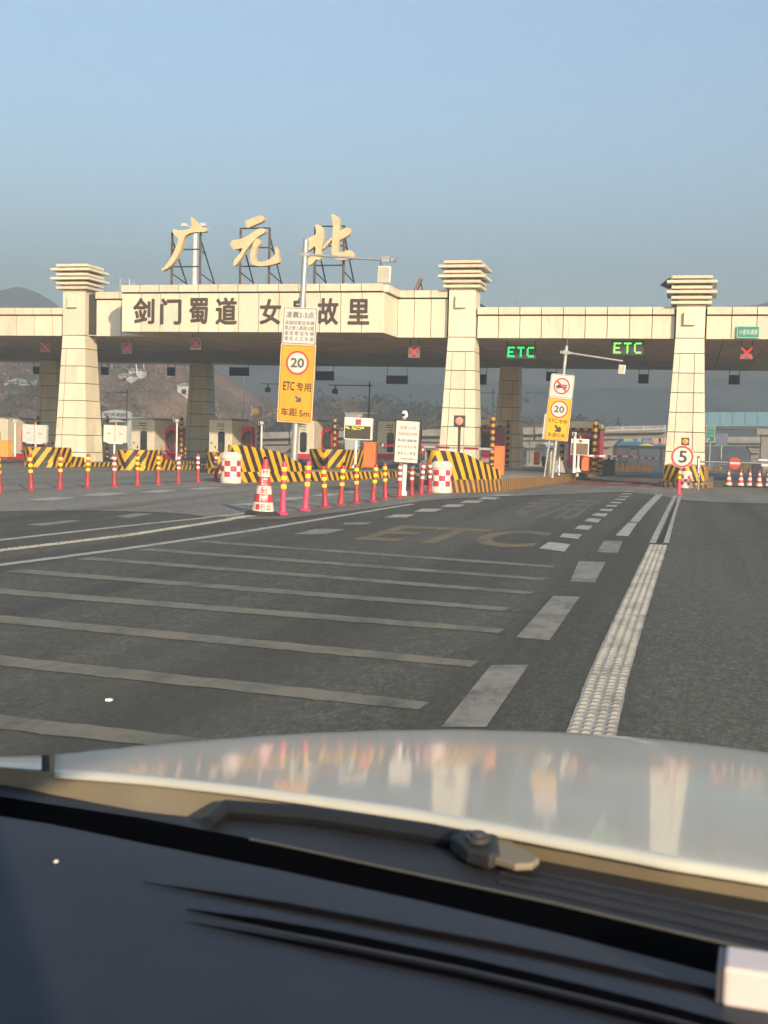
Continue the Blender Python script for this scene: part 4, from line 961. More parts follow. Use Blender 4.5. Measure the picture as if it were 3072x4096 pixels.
# ------------------------------------------------------------------ booths
def rprofile(w, h, r, n=6):                   # front outline with rounded upper corners
    pts = [(-w / 2, 0), (w / 2, 0)]
    for sx, a0 in ((1, 0), (-1, 90)):
        for i in range(n + 1):
            a = math.radians(a0 + 90 * i / n); pts.append((sx * (w / 2 - r) + r * math.cos(a), h - r + r * math.sin(a)))
    return pts
def make_booth():
    root = thing('toll_booth', 'x', 'toll booth', (0, 0, -50), group='white toll booths with red window bays')
    w, h, L = 1.36, 2.32, 3.0
    obj('shell', MB().prism([(x, 0, z) for x, z in rprofile(w, h, .10)][::-1], (0, L, 0)), BOOTHW, root, bevel=.03)
    obj('roof_cap', MB().prism([(x, -.03, z) for x, z in ((-w / 2 + .03, h), (w / 2 - .03, h), (w / 2 - .12, h + .07), (-w / 2 + .12, h + .05))][::-1], (0, L, 0)), mat('booth_roof', (.28, .28, .25), .8, dirt=.4), root)
    obj('plinth', MB().box(-w / 2 - .015, w / 2 + .015, -.015, L, 0, .32), BOOTHRED, root)
    d = obj('door', plate(rrect(.40, 1.22, .14, 6), -.010, .02), BLACK, root); d.location = (.06, 0, 1.02)
    obj('pane', plate(rrect(.33, 1.13, .12, 6), -.014, .006), GLASSD, d)
    obj('door_handle', MB().box(-.30, -.27, -.05, 0, .62, .78).box(-.33, -.24, -.03, 0, .66, .70), DKSTEEL, root)
    obj('lock', MB().box(-.54, -.48, -.02, 0, .88, .98), DKSTEEL, root)
    for z in (1.92, 2.05): obj('vent_slot', MB().box(-.22, .22, -.018, 0, z, z + .045), BLACK, root)
    obj('company_emblem', MB().box(-.30, .10, -.012, 0, 1.765, 1.78).cbox((.08, -.006, 1.77), .20, .014, .05), PRINTGREY, root)
    # curved red bay on the lane side with its dark window
    pts = []
    for i in range(13):
        a = math.radians(90 + 180 * i / 12); pts.append((w / 2 + .36 + .42 * math.cos(a), 1.18 + .80 * math.sin(a)))
    pts = [(w / 2 + .62, .40), (w / 2 + .66, 1.96)] + pts
    bay = obj('window_bay', MB().prism([(x, 1.45, z) for x, z in pts], (0, 1.4, 0)), BOOTHRED, root)
    wp = []
    for i in range(13):
        a = math.radians(90 + 180 * i / 12); wp.append((w / 2 + .40 + .34 * math.cos(a), 1.10 + .60 * math.sin(a)))
    obj('bay_window', MB().prism([(x, 1.43, z) for x, z in [(w / 2 + .60, .52), (w / 2 + .57, 1.70)] + wp], (0, .015, 0)), GLASSD, bay)
    obj('sill', MB().box(w / 2, w / 2 + .55, 1.40, 1.46, .44, .50), BLACK, bay)
    obj('height_beam', MB().box(w / 2 + .55, w / 2 + 1.25, 1.50, 1.56, 1.86, 1.94), HAZP, root)
    return root
booth = make_booth(); first = True
for i, (pxl, lab) in enumerate(((-62, 'white toll booth cut by the picture edge behind the amber cabinet'), (525, 'white toll booth with ventilator box on its roof'), (836, 'white toll booth between the shaded column and the tall crash nose'), (1164, 'white toll booth behind the post of the tall orange sign'), (1512, 'white toll booth behind the notice board'))):
    Yb = 59.0; q = V(pxl, 1740, Yb); x = q.x + .68; zb = V(pxl + 40, 1836, Yb).z; zt = V(pxl + 40, 1671 + i * 3, Yb).z
    o = booth if i == 0 else copy_tree(booth)
    o.location = (x, Yb, zb); s = (zt - zb) / 2.35; o.scale = (s, s, s); o['label'] = lab
    wd_ = V(pxl + 92, 1740, Yb).x - q.x; o.scale.x = wd_ / 1.36; o.location.x = q.x + wd_ / 2
p = V(570, 1660, 60); vb = thing('roof_ventilator', 'small white ventilator box on top of the toll booth', 'ventilator', (p.x, 60.2, V(570, 1668, 60).z)); obj('box', MB().box(-.14, .14, -.1, .1, .0, .32), WHITE, vb, bevel=.02); obj('lid', MB().box(-.17, .17, -.13, .13, .32, .36), WHITE, vb)
def red_booth(px0, px1, pyt, pyb, Yb, label, txt):
    a, b_ = V(px0, pyb, Yb), V(px1, pyt, Yb); w, h = b_.x - a.x, b_.z - a.z
    root = thing('red_booth', label, 'toll booth', ((a.x + b_.x) / 2, Yb, a.z), group='red fronted toll booths')
    obj('shell', MB().prism([(x, 0, z) for x, z in rprofile(w, h, .12)][::-1], (0, 2.8, 0)), BOOTHRED, root, bevel=.02)
    obj('roof_cap', MB().prism([(x, -.05, z) for x, z in ((-w / 2 - .04, h * .87), (w / 2 + .04, h * .87), (w / 2 + .04, h * .97), (w / 2 - .2, h + .06), (-w / 2 + .2, h + .06), (-w / 2 - .04, h * .97))][::-1], (0, 2.9, 0)), BOOTHW, root, bevel=.03)
    obj('name_band', MB().box(-w / 2 - .03, w / 2 + .03, -.06, .02, h * .70, h * .835), DKRED, root)
    obj('name_lettering', text_mb(txt, w * .1, h * .768, w * .62, h * .065, -.066, .004, .003), mat('pink_print', (.62, .42, .42), .6), root)
    wn_ = obj('window_frame', MB().box(-w / 2 + .08, w / 2 - .08, -.03, .01, h * .36, h * .69), BLACK, root); obj('pane', MB().box(-w / 2 + .14, w / 2 - .14, -.04, -.03, h * .385, h * .665), GLASSD, wn_)
    obj('counter', MB().box(-w * .2, w * .3, -.12, 0, h * .16, h * .35), DKRED, root); obj('plinth', MB().box(-w / 2 - .02, w / 2 + .02, -.02, 2.8, 0, h * .09), CONC, root)
    obj('height_beam', stripe_beam(-w / 2 - .1, w / 2 + .25, -.22, h * .845, h * .895), HAZP, root)
def stripe_beam(x0, x1, y, z0, z1):
    m = MB(); k = 2.6
    m.quad((x0, y, z0), (x1, y, z0), (x1, y, z1), (x0, y, z1), [x0 * k, x1 * k, x1 * k, x0 * k]); m.quad((x0, y, z1), (x1, y, z1), (x1, y + .1, z1), (x0, y + .1, z1), [x0 * k, x1 * k, x1 * k, x0 * k])
    m.quad((x1, y, z0), (x0, y, z0), (x0, y + .1, z0), (x1, y + .1, z0), [x1 * k, x0 * k, x0 * k, x1 * k]); m.quad((x1, y + .1, z0), (x0, y + .1, z0), (x0, y + .1, z1), (x1, y + .1, z1), [x1 * k, x0 * k, x0 * k, x1 * k]); return m
red_booth(2268, 2400, 1692, 1892, 57.5, 'red booth with dark name band behind the small LED board', '秦巴公司')
red_booth(1905, 1990, 1684, 1848, 62.0, 'red booth half hidden behind the middle column', '秦巴公司')

# ------------------------------------------------------------------ striped posts, cabinets, barriers, small posts
def striped_post(px, pyt, pyb, y, label, r=.085, arm=0.0):
    t, b_ = V(px, pyt, y), V(px, pyb, y); h = t.z - b_.z
    root = thing('striped_post', label, 'guard post', (t.x, y, b_.z), group='yellow and black guard posts by the booths')
    n = max(5, int(h / .15)); zs = [h * i / n for i in range(n + 1)]
    m = MB().lathe([(r, z) for z in zs] + [(r * .6, h + r * .5)], 14)
    for fi, f in enumerate(m.f):
        z = sum(m.v[i].z for i in f) / len(f); k = math.floor(z / h * n) if len(f) == 4 else n - 1
        m.uv[fi] = [((k % 2) * .5 + .25, .5)] * len(f)
    obj('post', m, HAZP, root, smooth=True); obj('foot', MB().lathe([(r * 1.5, 0), (r * 1.5, .05), (r * 1.1, .07)], 14), BLACK, root)
    return root
for a in ((152, 1667, 1834, 62, 'striped post above the white double panel by the sunlit column'), (430, 1666, 1834, 62, 'striped post just past the sunlit column'), (727, 1671, 1830, 60, 'tall striped post against the shaded rear column'),
          (1033, 1668, 1800, 61, 'striped post beside the round amber light', .06), (1340, 1675, 1834, 59, 'striped post behind the chevron crash nose'), (1679, 1686, 1866, 58, 'striped post half behind the notice board'), (1972, 1668, 1866, 56, 'thickest striped post behind the tall orange cabinet', .12),
          (2034, 1687, 1868, 63, 'striped post in front of the shaded rear column', .10), (2251, 1700, 1878, 58, 'striped post under the leaning yellow sign', .10), (2384, 1686, 1886, 55, 'striped post at the corner of the red booth', .125), (2401, 1836, 1890, 55, 'short striped stub beside the red booth corner', .10), (2806, 1694, 1790, 66, 'striped post peeping past the shorter column', .07),
          (742, 1790, 1836, 60.5, 'short striped stub by the shaded rear column', .06), (829, 1793, 1838, 60, 'short striped stub at the foot of the white booth', .07), (1263, 1800, 1848, 58.5, 'short striped stub by the chevron crash nose', .07)):
    striped_post(*a)
def cabinet(px0, px1, pyt, pyb, y, label, mt=ORANGE, d=.42):
    a, b_ = V(px0, pyb, y), V(px1, pyt, y); w, h = b_.x - a.x, b_.z - a.z
    root = thing('barrier_cabinet', label, 'barrier cabinet', ((a.x + b_.x) / 2, y, a.z), (0, 0, 0), 'barrier motor cabinets')
    obj('body', MB().box(-w / 2, w / 2, 0, d, .05, h - .05), mt, root, bevel=.015); obj('lid', MB().box(-w / 2 - .012, w / 2 + .012, -.012, d + .012, h - .05, h), mt, root, bevel=.01)
    obj('plinth', MB().box(-w / 2 + .01, w / 2 - .01, .01, d - .01, 0, .05), DKSTEEL, root); obj('door_seam', MB().box(-w / 2 + .03, w / 2 - .03, -.004, 0, h * .10, h * .105).box(-w / 2 + .03, w / 2 - .03, -.004, 0, h * .86, h * .865), mat('orange_seam', (.45, .10, .03), .6), root)
    obj('lock', MB().cbox((w * .32, -.008, h * .5), .03, .016, .06), DKSTEEL, root); return root
cabinet(1452, 1500, 1768, 1874, 49.0, 'orange barrier cabinet beside the LED board'); cabinet(1974, 2014, 1785, 1905, 46.0, 'tall orange barrier cabinet behind the sloping crash nose')
cabinet(2325, 2354, 1822, 1887, 53.5, 'orange barrier cabinet in front of the red booth'); cabinet(2134, 2156, 1809, 1858, 78, 'small distant orange cabinet beyond the canopy'); cabinet(-14, 32, 1762, 1832, 50.5, 'amber barrier cabinet at the picture edge', ORANGE2)
def arm(p, q, label, r=.045):
    p, q = Vector(p), Vector(q); L = (q - p).length
    root = thing('lane_barrier', label, 'lane barrier', p, group='red and white lane barrier arms')
    m = MB(); d = (q - p) / 8; a = Vector((0, 0, r)); n = Vector((0, r * .6, 0))
    for i in range(8):
        s, e = d * i, d * (i + 1); k = .25 if i % 2 == 0 else .75
        for A, B in ((-a - n, a - n), (a - n, a + n), (a + n, -a + n), (-a + n, -a - n)): m.quad(s + A, e + A, e + B, s + B, [k] * 4)
    obj('pole', m, ARMP, root)
    obj('end_cap', MB().cbox(q - p, .05, .08, r * 2.4), WHITE, root)
arm(V(1974, 1797, 46.2), V(1532, 1781, 49.5), 'red and white barrier arm crossing in front of the middle column'); arm(V(2352, 1823, 53.7), V(2536, 1826, 54.5), 'white barrier arm from the red booth cabinet', .04)
arm(V(2664, 1835, 54.0), V(2548, 1830, 54.3), 'barrier arm tip reaching out from the shorter column', .035); arm(V(225, 1774, 53), V(150, 1772, 53), 'white barrier arm behind the double panel', .06)
p = V(1692, 1781, 47.9); hg = thing('hanging_flag', 'red and white tag hanging from the barrier arm', 'tag', p)
for i, (z0, z1, mt) in enumerate(((-.02, -.13, REDP), (-.132, -.22, WHITE2))): obj('band', MB().box(-.045, .045, -.01, .01, z1, z0), mt, hg)
obj('tip', MB().prism([(-.045, -.01, -.222), (.045, -.01, -.222), (.02, -.01, -.38), (-.01, -.01, -.40)][::-1], (0, .02, 0)), REDP, hg)

def led_board(px0, px1, pyt, pyb, pxp, pyf, y, label, kind):
    a, b_ = V(px0, pyb, y), V(px1, pyt, y); w, h = b_.x - a.x, b_.z - a.z; fz = V(pxp, pyf, y).z - a.z; cx = V(pxp, pyb, y).x - (a.x + b_.x) / 2
    root = thing('lane_board', label, 'LED board', ((a.x + b_.x) / 2, y, a.z + fz), (0, .02, 0)); z0 = -fz
    obj('cabinet', MB().box(-w / 2, w / 2, 0, .22, z0, z0 + h), WHITE if kind != 'back' else OFFW, root, bevel=.015); obj('post', MB().tube((cx, .1, 0), (cx, .1, z0), .055 if kind != 'back' else .045, n=10), WHITE, root)
    obj('foot', MB().box(cx - .14, cx + .14, -.02, .22, 0, .04).prism([(cx - .13, .09, .04), (cx + .13, .09, .04), (cx + .05, .09, .22), (cx - .05, .09, .22)][::-1], (0, .03, 0)), WHITE, root)
    if kind == 'back':
        obj('door_line', MB().box(-.008, .008, -.006, 0, z0 + .03, z0 + h - .03), PRINTGREY, root); fr_ = obj('frame', ring(rrect(w - .02, h - .02, .01, 1), rrect(w - .06, h - .06, .01, 1), -.008, .008), WHITE, root); fr_.location.z = z0 + h / 2
        for sx in (-1, 1): obj('door_emblem', MB().box(sx * w * .25 - .12, sx * w * .25 + .10, -.008, -.002, z0 + h * .50, z0 + h * .515).cbox((sx * w * .25, -.006, z0 + h * .51), .12, .006, .035), PRINTGREY, root)
        obj('tray', MB().prism([(-w * .42, .02, z0 - .001), (w * .42, .02, z0 - .001), (w * .3, .02, z0 - .07), (-w * .3, .02, z0 - .07)], (0, .18, 0)), WHITE, root)
    else:
        sc = obj('screen', MB().box(-w * .46, w * .46, -.012, 0, z0 + h * .05, z0 + h * (.63 if kind == 'led' else .72)), mat('led_screen', (.075, .058, .04), .5) if kind == 'led' else mat('led_screen_faded', (.20, .125, .08), .55), root)
        obj('cross_panel', MB().box(-w * .09, w * .11, -.012, 0, z0 + h * .68, z0 + h * .93) if kind == 'led' else MB().box(-w * .06, w * .12, -.012, 0, z0 + h * .78, z0 + h * .94), mat('faded_cross', (.42, .10, .10), .5), root)
        if kind == 'led':
            cr = obj('red_cross', led_cross(h * .17, -.018), LEDR2, root); cr.location = (w * .01, 0, z0 + h * .805)
            tx = MB()
            for gx in (-.42, -.36, -.19, -.10, -.02, .08, .17):
                for _ in range(7): tx.cbox((gx * w + random.uniform(-.02, .05) * w, -.016, z0 + h * (.46 + random.uniform(0, .14))), .07 * w * random.uniform(.4, 1), .006, .012)
            o = obj('led_lettering', tx, LEDY, root); o['kind'] = 'stuff'
    ex = root.children[0]
    obj('beacon', MB().lathe([(.035, z0 + h), (.035, z0 + h + .03), (.03, z0 + h + .10), (.012, z0 + h + .12)], 10, (0, .1, 0)), AMBERLIT, root, smooth=True)
led_board(1372, 1485, 1672, 1758, 1420, 1873, 47.5, 'white LED board with red cross beside the orange cabinet', 'led'); led_board(2280, 2354, 1756, 1820, 2312, 1888, 53.0, 'small LED board with faded screen before the red booth', 'faded')
led_board(88, 183, 1700, 1768, 137, 1834, 51.5, 'pale double panel board standing beside the sunlit column', 'back'); led_board(412, 504, 1702, 1768, 453, 1836, 52.0, 'pale double panel board half behind the sunlit column', 'back'); led_board(2141, 2180, 1776, 1814, 2160, 1850, 80, 'distant pale double panel board behind the small orange cabinet', 'back')
def cam_pole(px, pyt, pyb, y, label, r=.04):
    t, b_ = V(px, pyt, y), V(px, pyb, y); h = t.z - b_.z
    root = thing('camera_pole', label, 'camera', (t.x, y, b_.z), group='slim white camera poles on the islands')
    obj('pole', MB().lathe([(r * 1.6, 0), (r * 1.6, .03), (r * 1.1, .06), (r, h)], 12), WHITE, root, smooth=True)
    obj('camera_body', MB().box(-.10, .06, -.22, .10, h + .02, h + .15), WHITE, root, bevel=.02); obj('lens', MB().tube((-.02, -.24, h + .085), (-.02, -.20, h + .085), .045, n=12), BLACK, root); obj('visor', MB().box(-.11, .07, -.27, .08, h + .152, h + .165), WHITE, root)
for a in ((60, 1690, 1826, 51, 'camera pole before the booth at the picture edge'), (708, 1690, 1840, 54, 'camera pole beside the tall striped post'), (1047, 1700, 1812, 52, 'camera pole behind the tall crash nose'), (2300, 1745, 1891, 50.5, 'camera pole standing before the small LED board', .06), (2120, 1750, 1850, 74, 'distant camera pole under the canopy edge', .03)): cam_pole(*a)
def signal_light(px, pyc, pyb, y, s, label, lens, bx, pole=True):
    c, b_ = V(px, pyc, y), V(px, pyb, y)
    root = thing('warning_light', label, 'traffic light', (c.x, y, b_.z if pole else c.z - s)); h = c.z - b_.z if pole else s
    if pole: obj('pole', MB().tube((0, .08, 0), (0, .08, h - s / 2), .05, n=10), bx, root)
    obj('housing', MB().box(-s / 2, s / 2, 0, .16, h - s / 2, h + s / 2), bx, root, bevel=.02); ln = obj('lens', MB().lathe([(s * .37, 0), (s * .34, .03), (s * .15, .05)], 24), lens, root); ln.rotation_euler = (math.pi / 2, 0, 0); ln.location = (0, .005, h)
    if pole: obj('bracket', MB().box(-.05, .05, .02, .12, h - s / 2 - .12, h - s / 2), bx, root)
signal_light(1023, 1646, 1790, 43.5, .40, 'round amber light on a grey post beside the tall orange sign', AMBER, mat('grey_housing', (.22, .21, .17), .6)); signal_light(1837, 1684, 1915, 44.0, .42, 'dark square traffic light on a brown post before the middle column', PALEAMBER, mat('brown_housing', (.075, .05, .04), .6))
signal_light(2741, 1766, 1900, 48.6, .30, 'glowing orange warning light above the round 5 sign', AMBERLIT, mat('brown_housing', (.075, .05, .04), .6))
def steel_bollard(px, pyt, pyb, y, r, label):
    t, b_ = V(px, pyt, y), V(px, pyb, y); h = t.z - b_.z; root = thing('steel_bollard', label, 'bollard', (t.x, y, b_.z), group='stainless steel posts on the islands')
    obj('post', MB().lathe([(r * 1.3, 0), (r * 1.3, .03), (r, .05), (r, h * .90)], 14), CHROME, root, smooth=True); obj('collar', MB().lathe([(r * 1.35, h * .88), (r * 1.35, h * .92), (r * .6, h * .93)], 14), CHROME, root)
    obj('ball', MB().lathe([(r * .3, h * .92), (r * .8, h * .94), (r * .95, h * .965), (r * .6, h * .995), (r * .1, h)], 14), CHROME, root, smooth=True)
steel_bollard(2203, 1797, 1903, 47.5, .085, 'stainless steel post with ball top before the leaning sign'); steel_bollard(2238, 1822, 1900, 48.5, .045, 'thin stainless steel post beside the foot of the leaning sign'); steel_bollard(2795, 1823, 1890, 46.5, .055, 'stainless gate post with ball top beside the shorter column')
# concrete foot behind the leaning sign
p = V(2235, 1890, 49.5); o = obj('concrete_foot', MB().add([(-.26, -.2, 0), (.26, -.2, 0), (.26, .2, 0), (-.26, .2, 0), (-.12, -.1, .5), (.12, -.1, .5), (.12, .1, .5), (-.12, .1, .5)], [(0, 3, 2, 1), (4, 5, 6, 7), (0, 1, 5, 4), (1, 2, 6, 5), (2, 3, 7, 6), (3, 0, 4, 7)]), CONC, bevel=.02); o.location = p; tag(o, 'tapered concrete foot between the two stainless posts', 'concrete block')
# swing gate across the closed lane
y = 46.5; a, b_ = V(2798, 1846, y), V(3200, 1858, y); root = thing('swing_gate', 'long stainless bar gate across the closed lane', 'gate', (a.x, y, gz(y)))
W(MB().tube(a, b_, .035, n=10), 'top_bar', CHROME, root); W(MB().tube(V(2812, 1868, y), V(2880, 1848, y), .02, n=8), 'stay', CHROME, root); W(MB().tube(V(2812, 1866, y + .02), V(2960, 1853, y + .02), .018, n=8), 'stay', CHROME, root)
W(MB().tube((a.x, y, gz(y)), (a.x, y, a.z), .03, n=8), 'hinge_post', CHROME, root)
for q in ((3055, 1840, 40, 7), (3060, 1861, 28, 9)):
    c = V(q[0], q[1], y - .05); w = q[2] / ppm(c); h = q[3] / ppm(c); W(MB().box(c.x - w / 2, c.x + w / 2, y - .06, y - .05, c.z - h / 2, c.z + h / 2), 'white_plate', WHITE2, root)
c = V(2940, 1853, y - .08); r = 23 / ppm(c); root = thing('no_entry_disc', 'red no entry disc with a white bar hung on the gate', 'sign', c); obj('disc', plate(circ(r), 0, .015), REDP, root); obj('white_bar', MB().box(-r * .82, r * .82, -.006, 0, -r * .17, r * .17), WHITE2, root)
a = V(3030, 1905, 57); root = thing('equipment_cabinet', 'dark equipment cabinet behind the gate', 'cabinet', a); obj('body', MB().box(-.25, .22, 0, .4, 0, .52), DARKBOX, root, bevel=.02); obj('top', MB().box(-.28, .25, -.02, .42, .52, .56), DKSTEEL, root)
a = V(2432, 1900, 57); root = thing('equipment_cabinet', 'black equipment box beside the red booth at the lane edge', 'cabinet', a); obj('body', MB().box(-.28, .30, 0, .5, 0, .72), DARKBOX, root, bevel=.02); obj('camera_stub', MB().box(-.06, .06, .1, .3, .72, .82), BLACK, root)
c = V(3068, 1900, 57); root = thing('hazard_board', 'dark striped board at the picture edge behind the small cones', 'board', (c.x, 57, gz(57))); obj('panel', stripe_beam(-.05, .6, 0, .0, .75), HAZW, root)

# ------------------------------------------------------------------ camera gantries on slim poles
def gantry(px, pyt, pyb, y, label, mt, arms, r=.05):
    t, b_ = V(px, pyt, y), V(px, pyb, y); zb = ground_z(0, y); root = thing('lamp_pole', label, 'pole', (t.x, y, zb)); h = t.z - zb
    obj('pole', MB().lathe([(r * 1.5, 0), (r, h * .5), (r * .75, h)], 12), mt, root, smooth=True)
    for px1, py1, camx in arms:
        q = V(px1, py1, y); z = q.z - zb; x1 = q.x - t.x
        obj('arm', MB().tube((-.0, 0, z), (x1, 0, z), r * .55, n=8).cbox((0, 0, z), .3, .2, .12), mt, root)
        if camx is not None:
            x = V(camx, py1, y).x - t.x
            obj('camera', MB().cbox((x, 0, z - .15), .10, .10, .22).cbox((x, -.05, z - .42), .34, .30, .34), WHITE if mt is not DKSTEEL else DKSTEEL, root, bevel=.03)
gantry(508, 1552, 1830, 75.5, 'slim grey pole with a camera arm before the hillside', GALV, ((405, 1568, None),)); gantry(978, 1500, 1830, 79, 'plain white lamp pole rising behind the rear canopy edge', WHITE, (), .07)
gantry(1479, 1527, 1830, 78, 'dark pole with a long camera arm behind the LED board', DKSTEEL, ((1316, 1540, 1342),), .06); gantry(1974, 1551, 1830, 77, 'pale pole with an arm beside the shaded rear column', GALV, ((1905, 1570, None),)); gantry(1210, 1530, 1830, 80, 'dark camera pole hidden behind the tall orange sign', DKSTEEL, ((1045, 1535, 1073),), .05)
gantry(2262, 1552, 1830, 77, 'pole hidden behind the leaning sign with a white camera at its arm end', GALV, ((2100, 1570, 2108),)); gantry(250, 1551, 1830, 78, 'white camera on an arm peeping past the sunlit column', WHITE, ((172, 1570, 195),))
t = V(781, 905, 84); root = thing('high_mast_lamp', 'white high mast lamp rising behind the first gold character', 'lamp mast', (t.x, 84, ground_z(0, 84))); h = t.z - root.location.z
obj('mast', MB().lathe([(.30, 0), (.20, h * .6), (.17, h)], 14), WHITE, root, smooth=True)
for s in (-1, 1): obj('lamp_head', MB().cbox((s * .75 - .1, 0, h + .1), .34, .4, .22).tube((0, 0, h), (s * .75 - .1, 0, h), .04, n=6), WHITE, root)
obj('lightning_rod', MB().tube((0, 0, h), (0, 0, h + 1.2), .02, .008, 6), GALV, root)
# waiting railings and small traffic beyond the notice board
for px0, px1, lab in ((1435, 1528, 'grey pedestrian railing between the orange cabinet and the notice board'), (1700, 1740, 'grey pedestrian railing by the middle column')):
    y = 63; a, b_ = V(px0, 1852, y), V(px1, 1795, y); root = thing('railing', lab, 'railing', (a.x, y, a.z)); w, h = b_.x - a.x, b_.z - a.z
    obj('rail', MB().tube((0, 0, h), (w, 0, h), .025, n=6).tube((0, 0, .1), (w, 0, .1), .02, n=6), GALV, root)
    n = max(4, int(w / .16))
    for i in range(n + 1): obj('bar', MB().tube((w * i / n, 0, 0 if i % 5 == 0 else .1), (w * i / n, 0, h), .013, n=5), GALV, root)

# ------------------------------------------------------------------ background: viaduct, overpass, far buildings, hills
def viaduct(name, label, y, px0, px1, spans, mt, pier_px=()):
    """spans: (py_top, py_bottom, depth offset, part name) measured at both ends"""
    a0 = V(px0, spans[0][0][0], y)
    root = thing(name, label, 'bridge', (a0.x, y, ground_z(0, y)))
    for (ta, tb), (ba, bb), dy, d, nm, mm_ in spans:
        A, B, C_, D_ = V(px0, ta, y + dy), V(px1, tb, y + dy), V(px1, bb, y + dy), V(px0, ba, y + dy)
        n = max(1, int((B.x - A.x) / 6))
        for i in range(n):
            q = [A.lerp(B, i / n), A.lerp(B, (i + 1) / n - .004), D_.lerp(C_, (i + 1) / n - .004), D_.lerp(C_, i / n)]
            W(MB().prism([q[3], q[2], q[1], q[0]], (0, d, 0)), nm, mm_, root)
    for px, w, pyt in pier_px:
        t = V(px, pyt, y + 2.5); zb = ground_z(0, y)
        W(MB().box(t.x - w / 2, t.x + w / 2, y + 1.5, y + 3.4, zb - .2, t.z - .55), 'pier', CONC, root)
        W(MB().prism([(t.x - w * 1.1, y + .9, t.z), (t.x + w * 1.1, y + .9, t.z), (t.x + w * .5, y + .9, t.z - .75), (t.x - w * .5, y + .9, t.z - .75)], (0, 3.6, 0)), 'pier_cap', CONC, root)
    return root
YV = 118
viaduct('viaduct', 'grey concrete viaduct with weathered parapet crossing behind the booths', YV, 930, 2672, (((1731, 1701), (1752, 1724), 0, .3, 'parapet_panel', CONCP), ((1752, 1724), (1757, 1729), -.25, 1.2, 'deck_edge', CONC), ((1757, 1729), (1780, 1752), .5, 6, 'girder', CONC)),
        CONC, ((1130, 1.6, 1781), (1745, 1.8, 1770), (2150, 1.8, 1762), (2425, 1.3, 1757)))
root = thing('drain_pipe', 'white drain pipe running along the viaduct parapet', 'pipe', V(2408, 1722, YV - .5)); y = YV - .55
W(MB().path([V(2402, 1755, y), V(2404, 1724, y), V(2664, 1715, y)], .05, 8), 'pipe_run', WHITE, root)
for px, a, b_ in ((2408, 1715, 1723), (2490, 1709, 1720), (2574, 1706, 1717), (2660, 1700, 1714)): W(MB().tube(V(px, a, y), V(px, b_, y), .05, n=6), 'riser', WHITE, root)
YB = 138
viaduct('low_bridge', 'low weathered bridge with balustrade seen past the shorter column', YB, 2812, 3120, (((1747, 1747), (1766, 1767), 0, .3, 'balustrade', CONCP), ((1767, 1768), (1772, 1773), -.2, .6, 'deck_edge', CONC), ((1773, 1774), (1784, 1785), .3, 5, 'girder', CONC)), CONC, ((3020, .9, 1785),))
root = thing('road_pier', 'pale round topped pier carrying the overpass at the picture edge', 'pier', (V(3070, 1830, 125).x, 125, ground_z(0, 125)))
x = V(3072, 1830, 125).x; W(MB().box(x - .75, x + 1.5, 124, 126, ground_z(0, 125), V(3072, 1740, 125).z), 'shaft', CONC, root); W(MB().box(x - 1.25, x + 2, 123.6, 126.4, V(3072, 1740, 125).z, V(3072, 1716, 125).z), 'cap', CONC, root)
YO = 150
root = thing('blue_overpass', 'overpass with a pale blue side screen beyond the closed lane', 'bridge', (V(2815, 1700, YO).x, YO, ground_z(0, YO)))
BLUE = mat('pale_blue_sheet', (.20, .38, .47), .5, var=.06, scale=.3, dirt=.2, dirtcol=(.3, .42, .46))
for i in range(8):
    a, b_ = V(2780 + i * 50, 1648, YO), V(2829.2 + i * 50, 1705.5, YO); W(MB().box(a.x, b_.x, YO, YO + .25, b_.z, a.z), 'screen_panel', BLUE, root)
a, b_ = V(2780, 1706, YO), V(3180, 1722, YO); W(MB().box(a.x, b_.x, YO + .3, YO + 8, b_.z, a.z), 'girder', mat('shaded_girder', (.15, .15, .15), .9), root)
# billboards and direction sign
YN = 132; a, b_ = V(2440, 1780, YN), V(2672, 1744, YN); w, h = b_.x - a.x, b_.z - a.z
root = thing('blue_banner', 'long blue roadside banner with yellow characters under the viaduct', 'billboard', ((a.x + b_.x) / 2, YN, a.z))
obj('sheet', MB().box(-w / 2, w / 2, 0, .12, 0, h), mat('banner_blue', (.06, .19, .38), .5, var=.25, scale=.25), root); obj('lettering', text_mb('国腾广场', -w * .11, h * .60, w * .30, h * .52, -.01, .02, .01), mat('banner_yellow', (.75, .68, .22), .5), root)
obj('small_lettering', text_mb('交通', w * .12, h * .74, w * .08, h * .25, -.01, .012, .01), WHITE2, root); obj('small_lettering', text_mb('美食天地', w * .145, h * .44, w * .14, h * .22, -.01, .012, .01), WHITE2, root)
for x, ch in ((.30, '吃'), (.425, '住')):
    obj('round_badge', plate(circ(h * .44, 24, x * w, h * .60), -.012, .01), mat('badge_pink', (.66, .26, .20), .5), root); obj('badge_lettering', text_mb(ch, x * w, h * .60, h * .5, h * .5, -.02, .014, .006), WHITE2, root)
obj('yellow_swoosh', MB().prism([(w * (.0 + .28 * t), -.008, .02 + h * .26 * math.sin(math.pi * t)) for t in (0, .15, .3, .5, .7, .85, 1)], (0, .004, 0)), mat('banner_gold', (.75, .52, .10), .5), root)
obj('truss', MB().box(-w / 2, w / 2, .12, .4, -.3, 0), DKSTEEL, root)
for s in (-.4, 0, .4): obj('leg', MB().tube((s * w, .3, ground_z(0, YN) - a.z), (s * w, .3, 0), .12, n=8), DKSTEEL, root)
YN = 128; a, b_ = V(2822, 1767, YN), V(2862, 1704, YN); w, h = b_.x - a.x, b_.z - a.z
root = thing('direction_sign', 'green direction sign with white characters past the shorter column', 'sign', ((a.x + b_.x) / 2, YN, a.z)); obj('plate', plate(rrect(w, h, .06), 0, .08), WHITE2, root); root_off = root
f = obj('face', plate(rrect(w - .1, h - .1, .05), -.006, .006), GREENS, root)
